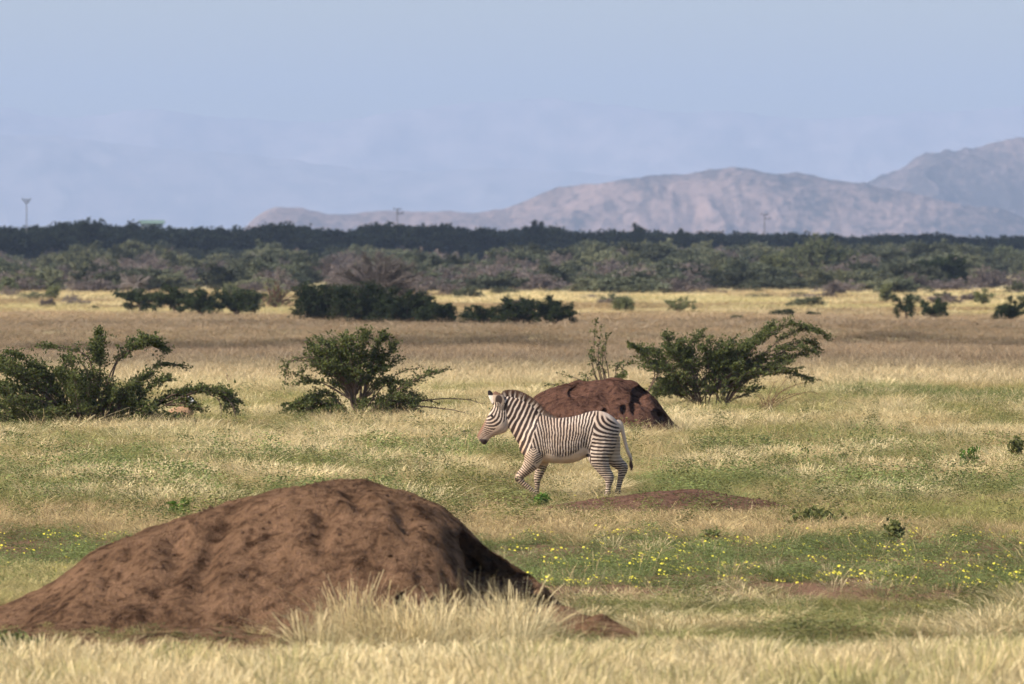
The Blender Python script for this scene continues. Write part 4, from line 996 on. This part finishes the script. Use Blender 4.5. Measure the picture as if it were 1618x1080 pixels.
    # straw strip
    def f4(px, py, x, d):
        n = len(px); g = sstep(.5, .7, patch(x, d, 1.1, 2.5, 19))*sstep(1180, 1300, px)
        return (py < 842+34*(fbm(px/90, 0*px, 3, 131)-.2)) & (rng.random(n) > soilmask(px, py)*.8), np.where(rng.random(n) < .5, rng.integers(0, 4, n), rng.integers(4, 8, n)), np.stack([.9+.4*rng.random(n), .9+.4*rng.random(n), (.14+.15*rng.random(n)+.1*g)*(1-.5*np.exp(-((px-1050)/230)**4)*sstep(830, 815, py))], 1), lerp(lerp(STRAW, TAN, rng.random(n)*.7), YGREEN, np.clip(g+.15*rng.random(n), 0, 1))
    lay(4200, 805, 868, f4)
    # around and beyond the zebra
    def f5(px, py, x, d):
        n = len(px); p = patch(x, d, 1.3, 6, 23); g = sstep(.36, .58, patch(x, d, 1.6, 8, 29)); st = sstep(.53, .68, p)
        c = lerp(lerp(lerp(STRAW, TAN, rng.random(n)*.8), YGREEN, .3+.6*g), lerp(STRAW, PALE, rng.random(n)), st)
        gg = (rng.random(n) < .34*g*(1-.7*st)); c = np.where(gg[:, None], GREEN[None]*(1.0+.8*rng.random(n)[:, None]), c)
        h = .12+.16*rng.random(n)+.17*st+.05*g
        nz = np.exp(-(((px-900)/170)**2+((py-792)/26)**2)**2); h = h*(1-.62*nz); keep = rng.random(n) > np.maximum(soilmask(px, py), nz*.3)
        return keep, np.where(gg & (rng.random(n) < .30), rng.integers(11, 14, n), np.where(st > .5, rng.integers(0, 4, n), rng.integers(4, 8, n))), np.stack([.9+.5*rng.random(n), .9+.5*rng.random(n), h], 1), c
    lay(13000, 715, 808, f5)
    def f6(px, py, x, d):
        n = len(px); p = patch(x, d, 2.0, 9, 33); g = sstep(.38, .58, patch(x, d, 2.4, 12, 39)); st = sstep(.49, .66, p)
        c = lerp(lerp(lerp(STRAW, TAN, rng.random(n)*.6), YGREEN, .2+.6*g), lerp(STRAW*.95, PALE, rng.random(n)), st)
        band = np.exp(-((py-632-6*np.sin(px/60))/13)**2)*sstep(1230, 1330, px)
        gg = rng.random(n) < np.maximum(.22*g*(1-.6*st), band*.8); c = np.where(gg[:, None], GREEN[None]*(.8+.8*rng.random(n)[:, None]), c)
        h = .18+.20*rng.random(n)+.14*st
        return rng.random(n) > -1, np.where(gg, rng.integers(4, 8, n), rng.integers(0, 8, n)), np.stack([1.2+.6*rng.random(n), 1.2+.6*rng.random(n), h], 1), c
    lay(12000, 610, 716, f6)
    def f7(px, py, x, d):
        n = len(px); p = patch(x, d, 6, 22, 43); t = sstep(610, 550, py)
        c = lerp(lerp(STRAW, PALE, rng.random(n)), lerp(GREY, TAN*.9, rng.random(n)), np.clip(.35+t+.5*(p-.5), 0, 1))
        dk = np.exp(-((py-543-5*np.sin(px/130)-4*np.sin(px/47))/9)**2)*sstep(.40, .6, patch(x, d, 9, 60, 47)); c = c*(1-.55*dk[:, None])
        return rng.random(n) > -1, rng.integers(8, 11, n), np.stack([1.0+.5*rng.random(n), 1.0+.5*rng.random(n), (.26+.22*rng.random(n))*(1-.45*sstep(570, 520, py))], 1), c
    lay(16000, 520, 614, f7)
    def f8(px, py, x, d):
        n = len(px); p = patch(x, d, 12, 60, 53); t = sstep(492, 500, py+6*(patch(x, d, 8, 80, 55)-.5))
        c = lerp(lerp(STRAW*1.12, PALE*1.05, rng.random(n)), lerp(GREY, TAN*.92, rng.random(n)), t); c = lerp(c, YGREEN*1.3, sstep(.5, .68, p)*.35*(1-t)); c = lerp(c, TAN*.75, sstep(.52, .62, patch(x, d, 14, 45, 59))*.8*(1-t))
        return rng.random(n) > -1, rng.integers(8, 11, n), np.stack([2.0+rng.random(n), 2.0+rng.random(n), (.3+.28*rng.random(n))*np.interp(py, [462, 480, 500, 522], [1, .7, .42, .5])], 1), c
    lay(16000, 462, 522, f8)
    # weeds and dead stalks standing through the grass
    def f9(px, py, x, d):
        n = len(px); p = patch(x, d, 2.2, 9, 111); dead = rng.random(n) < .3
        c = np.where(dead[:, None], TAN[None]*.62, lerp(GREEN*.75, YGREEN*.75, rng.random(n)))
        return rng.random(n) < .25+sstep(.42, .62, p), np.where(dead, rng.integers(4, 8, n), rng.integers(14, 17, n)), np.stack([.5+.9*rng.random(n), .5+.9*rng.random(n), .14+.26*rng.random(n)**1.5], 1), c
    lay(2300, 640, 850, f9)
    lay(500, 940, 1060, lambda px, py, x, d: (lambda r: (r[0] & (px > 860), r[1], r[2]*np.array([[.8, .8, .7]]), r[3]))(f9(px, py, x, d)))
    def f11(px, py, x, d):   # clumps of taller green weeds
        n = len(px); p = fbm(x/1.8, d/14, 3, 141)
        return rng.random(n) < sstep(.50, .60, p), rng.integers(14, 17, n), np.stack([1.0+1.4*rng.random(n), 1.0+1.4*rng.random(n), .14+.24*rng.random(n)], 1), lerp(GREEN*.95, YGREEN*.8, rng.random(n))
    lay(620, 630, 840, f11); lay(160, 955, 1030, f11, 880, 1760)
    def f10(px, py, x, d):
        n = len(px); return rng.random(n) < .9, rng.integers(17, 19, n), np.stack([.9+.5*rng.random(n), .9+.5*rng.random(n), .26+.22*rng.random(n)], 1), lerp(STRAW, TAN, rng.random(n))
    lay(600, 620, 770, f10); lay(160, 860, 1060, f10, 860, 1760)
    P = np.concatenate(pts); n = len(P)
    rot = np.stack([rng.normal(0, .05, n), rng.normal(.06, .06, n), rng.uniform(0, 6.283, n)], 1)
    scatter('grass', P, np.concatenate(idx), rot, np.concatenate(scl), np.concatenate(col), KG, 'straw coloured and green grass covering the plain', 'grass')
clods()
grass()

def flowers():
    m, n, l, b = nmat('yellow_petals'); t = noise(n, l, 30, 2, .5, objco(n)); l.new(mix(n, l, t.outputs[0], (.78, .62, .03), (.95, .84, .12)), b.inputs['Base Color'])
    protos = []
    for q in range(3):
        V = []; Fc = []; k = 7
        for f in range(1+q):
            c = np.array([random.gauss(0, .05), random.gauss(0, .05), random.uniform(.0, .04)]); r = random.uniform(.017, .027); tl = np.array([random.gauss(0, .25), random.gauss(-.45, .3)])
            for i in range(k):
                a0 = i/k*6.283; a1 = a0+.36; a2 = a0-.36; b0 = len(V)
                def pt(a, rr): x, y = rr*math.cos(a), rr*math.sin(a); return c+np.array([x, y, x*tl[0]-y*tl[1]])
                V += [c, pt(a2, r*.75), pt(a0, r), pt(a1, r*.75)]; Fc.append([b0, b0+1, b0+2, b0+3])
        protos.append(mesh_np('flower_head', np.array(V), np.array(Fc), m))
    px = rng.uniform(-100, 1720, 3800); py = rng.uniform(848, 940, 3800); d = dist(py); x = X(px, d)
    keep = (fbm(x/.6, d/2, 3, 66)+.22*(rng.random(3800)-.5) > .55) & (on_mound(x, d) < .03) & ((px > 790) | ((px < 190) & (rng.random(3800) < .55)))
    x, d = x[keep], d[keep]; n = len(x)
    ex = [(940, 798), (965, 800), (1588, 905), (1452, 975), (1500, 983), (1240, 990), (905, 806)]
    ed = np.array([dist(p[1]) for p in ex]); x = np.append(x, [X(p[0], q) for p, q in zip(ex, ed)]); d = np.append(d, ed); n = len(x)
    scatter('yellow_flowers', np.stack([x, d, np.maximum(on_mound(x, d), 0)+rng.uniform(.08, .16, n)], 1), rng.integers(0, 3, n), np.stack([0*x, 0*x, rng.uniform(-.8, .8, n)], 1), np.repeat((.42+.62*rng.random(n)**1.8)[:, None], 3, 1), np.ones((n, 3)), protos, 'small yellow flowers dotted over the low green meadow', 'flowers')
flowers()

# leafy plants one can pick out
def leafy(px, py, w, h, label, mat='leaf_fresh', n=10):
    d = dist(py); s = F/d; x = X(px, d); z = float(max(on_mound(np.array([x]), np.array([d]))[0], 0))
    A = []
    for i in range(n):
        a = rng.uniform(0, 6.28); r = w/s/2*math.sqrt(rng.random()); e = np.array([r*math.cos(a), r*math.sin(a), h/s*rng.uniform(.55, 1)*(1-.4*(r*s*2/w)**2)])
        A.append((np.array([[0, 0, 0], [e[0]*.4, e[1]*.4, e[2]*.6], e]), 1.0, .2))
    tr, cr = bush_parts(A, leaf=1, twig_len=.10, step=.03, leaf_l=.075, leaf_w=.055, mat_leaf=M[mat], mat_bark=M['bark'], r0=.008, per_twig=4, sides=4)
    t = thing('leafy_plant', label, 'plant', (x, d, z), 'broad-leaved plants in the grass'); obj('stems', tr, t); obj('foliage', cr, t)
for a in [(285, 824, 44, 40, 'bright green leafy plant on the left shoulder of the big mound'), (856, 806, 46, 26, 'bright green leafy plant below the zebra\'s raised foreleg'), (275, 1046, 60, 26, 'pale green low plant on the soil at the foot of the big mound'),
          (1132, 858, 46, 22, 'green leafy clump at the top edge of the flower meadow'), (1526, 748, 50, 44, 'tall green leafy weed in pale grass on the right'), (1610, 742, 44, 60, 'olive green weed at the right edge of the photo'),
          (1412, 858, 42, 36, 'green weed above the right end of the flower meadow'), (1345, 745, 90, 30, 'low wide green clump in the grass right of the low mound'), (745, 708, 50, 36, 'green weed in the grass in front of the zebra\'s muzzle'),
          (20, 1036, 90, 46, 'olive green clump at the left foot of the big mound'), (28, 706, 60, 26, 'green leafy clump under the sprawling bush at the left edge'),
          (400, 752, 60, 30, 'grey-green weed above the big mound\'s left slope'), (1290, 838, 110, 40, 'broad green clump right of the low bare mound')]:
    leafy(*a, mat='leaf_fresh' if 'bright' in a[4] or 'pale' in a[4] else 'leaf_weed', n=6+int(a[2]/9))

def scrub():
    P = [shrub_mesh(5, 3.2, 24, .30, M['leaf_inst'], M['bark_grey'], .55, .12, 1, 1, 15, .20, .05, .8) for q in range(4)]
    Q = [shrub_mesh(5, 3.0, 26, .25, M['leaf_inst'], M['bark_grey'], .5, .1, 1, .35, 9, .20, .055, .9) for q in range(3)]
    T = [shrub_mesh(9, 8.5, 34, .55, M['leaf_inst'], M['bark_grey'], fl, .3, 1, 1, 16, .30, .08, 1.6) for fl in (.5, .6, .75, .85)]
    def joined(tr, cr):
        V = []; Fs = []; at = []; n0 = 0
        for me in (tr, cr):
            k = len(me.vertices); c = np.empty(k*3, np.float32); me.vertices.foreach_get('co', c); f = np.empty(len(me.polygons)*4, np.int32); me.loops.foreach_get('vertex_index', f)
            v = np.full(k, .3, np.float32)
            if 'var' in me.attributes: me.attributes['var'].data.foreach_get('value', v)
            V.append(c.reshape(-1, 3)); Fs.append(f.reshape(-1, 4)+n0); at.append(v); n0 += k
        return mesh_np('shrub', np.concatenate(V), np.concatenate(Fs), M['leaf_inst'], False, {'var': np.concatenate(at)})
    kinds = [joined(*p) for p in P+Q+T]
    def rows(n, d0, d1, x0=-200, x1=1820):
        d = 1/rng.uniform(1/d1, 1/d0, n); px = rng.uniform(x0, x1, n); return X(px, d), d, px
    # open scrub
    x, d, px = rows(1700, 900, 2150); n = len(x)
    kp = np.ones(n, bool)
    for tx, tw_, ty in ((1293, 88, 446), (1222, 50, 449), (1492, 50, 456), (1142, 36, 452), (1585, 44, 436), (345, 60, 432), (490, 40, 430), (75, 50, 426), (752, 32, 426)):
        kp &= ~((np.abs(px-tx) < tw_) & (d < dist(ty)+60) & (rng.random(n) < .9))
    kp &= rng.random(n) < sstep(880, 1250, d+160*(fbm(px/70, 0*px, 3, 73)-.5)*2)*.9+.1; x, d, px = x[kp], d[kp], px[kp]; n = len(x)
    mv = sstep(.45, .6, fbm(px/140, d/300, 3, 71)); bare = rng.random(n) < .25+.55*mv
    near = sstep(1000, 880, d)
    g = np.array([.125, .142, .092])[None]*(.6+.9*rng.random(n)[:, None]); g = lerp(g, np.array([.25, .265, .16])[None], (rng.random(n) < .25)*.8)
    b_ = np.array([.25, .21, .20])[None]*(.75+.6*rng.random(n)[:, None])
    col = np.where(bare[:, None], b_, g); idx = np.where(bare, rng.integers(4, 7, n), rng.integers(0, 4, n))
    big = (d > 1350) & (~bare) & (rng.random(n) < .45); idx = np.where(big, rng.integers(7, 11, n), idx)
    sc = np.stack([1.0+1.3*rng.random(n), 1.0+1.3*rng.random(n), (.55+.6*rng.random(n))*(1-.35*near)*(1+.75*sstep(1000, 1700, d))], 1)
    sc = np.where(big[:, None], sc*np.array([[.75, .75, .40]]), sc)
    scatter('scrub', np.stack([x, d, gz(x, d)-.05], 1), idx, np.stack([0*x, 0*x, rng.uniform(0, 6.28, n)], 1), sc, col, kinds, 'grey-green and mauve thorn scrub filling the far plain', 'scrub')
    x, d, px = rows(150, 690, 1000); n = len(x); kp = rng.random(n) < sstep(650, 950, d)*.8+.12; x, d, px = x[kp], d[kp], px[kp]; n = len(x)
    cb = np.where((rng.random(n) < .5)[:, None], np.array([[.25, .21, .19]]), np.array([[.15, .165, .095]]))*(.7+.6*rng.random((n, 1)))
    scatter('low_scrub', np.stack([x, d, gz(x, d)-.05], 1), rng.integers(0, 7, n), np.stack([0*x, 0*x, rng.uniform(0, 6.28, n)], 1), np.stack([.25+.5*rng.random(n), .25+.5*rng.random(n), .18+.3*rng.random(n)], 1), cb, kinds, 'thin low scrub speckling the bright far strip of grass', 'scrub')
    # low sparse growth at the front of it
    x, d, px = rows(2600, 1500, 3400); n = len(x)
    edge = 2060+(px-0)/1618*640
    d = edge+rng.random(n)**1.5*1700; x = X(px, d)
    hgt = np.interp(px, [-200, 0, 809, 1618, 1820], [1.28, 1.24, 1.06, .92, .90])*(.80+.35*rng.random(n))*(.82+.36*fbm(px/90, 0*px, 3, 81))
    col = np.array([.046, .062, .036])[None]*(.65+.8*rng.random(n)[:, None])
    idx = rng.integers(7, 11, n)
    scatter('woodland', np.stack([x, d, gz(x, d)], 1), idx, np.stack([0*x, 0*x, rng.uniform(0, 6.28, n)], 1), np.stack([1.7+.8*rng.random(n), 1.7+.8*rng.random(n), hgt*1.0], 1), col, kinds, 'dark blue-green belt of distant thorn woodland', 'woodland')
scrub()
GB = 'trees standing above the woodland belt'
for px, top, wpx, d, fl, lb in [(847, 349, 34, 2350, .95, 'small umbrella tree above the woodland, under the left foot of the hills'), (1075, 352, 34, 2450, .5, 'twin-crowned tree rising from the woodland left of the thin power pole'), (1394, 363, 42, 2580, .5, 'square-shouldered dark tree rising from the woodland right of the largest rounded tree'), (1002, 353, 46, 2420, .7, 'small dark tree tip above the middle of the woodland')]:
    h = Z(top, d); w = wpx/F*d
    place('woodland_tree', lb, 'tree', px, 0, shrub_mesh(w, h, 22, .5, M['leaf_dark'], M['bark_grey'], fl, .55 if fl > .9 else .4, 1, 1, 16, .3, .09, 1.2), 1, GB, 0, d)

# ------------------------------------------------------------------ haze
def haze():
    x, y0, y1, z0, z1 = 15000, -600, 46000, -8, 860
    V = np.array([(a, b, c) for a in (-x, x) for b in (y0, y1) for c in (z0, z1)])
    m = bpy.data.materials.new('haze_air'); m.use_nodes = True; n = m.node_tree.nodes; n.remove(n['Principled BSDF'])
    v = n.new('ShaderNodeVolumePrincipled'); v.inputs['Color'].default_value = (.605, .735, 1.0, 1); v.inputs['Density'].default_value = 5.2e-5; v.inputs['Density Attribute'].default_value = ''
    m.node_tree.links.new(v.outputs[0], n['Material Output'].inputs['Volume'])
    o = obj('haze', mesh_np('haze', V, [[0, 1, 3, 2], [4, 6, 7, 5], [0, 4, 5, 1], [2, 3, 7, 6], [0, 2, 6, 4], [1, 5, 7, 3]], m))
    stuff(o, 'pale blue haze over the whole plain', 'haze')
haze()
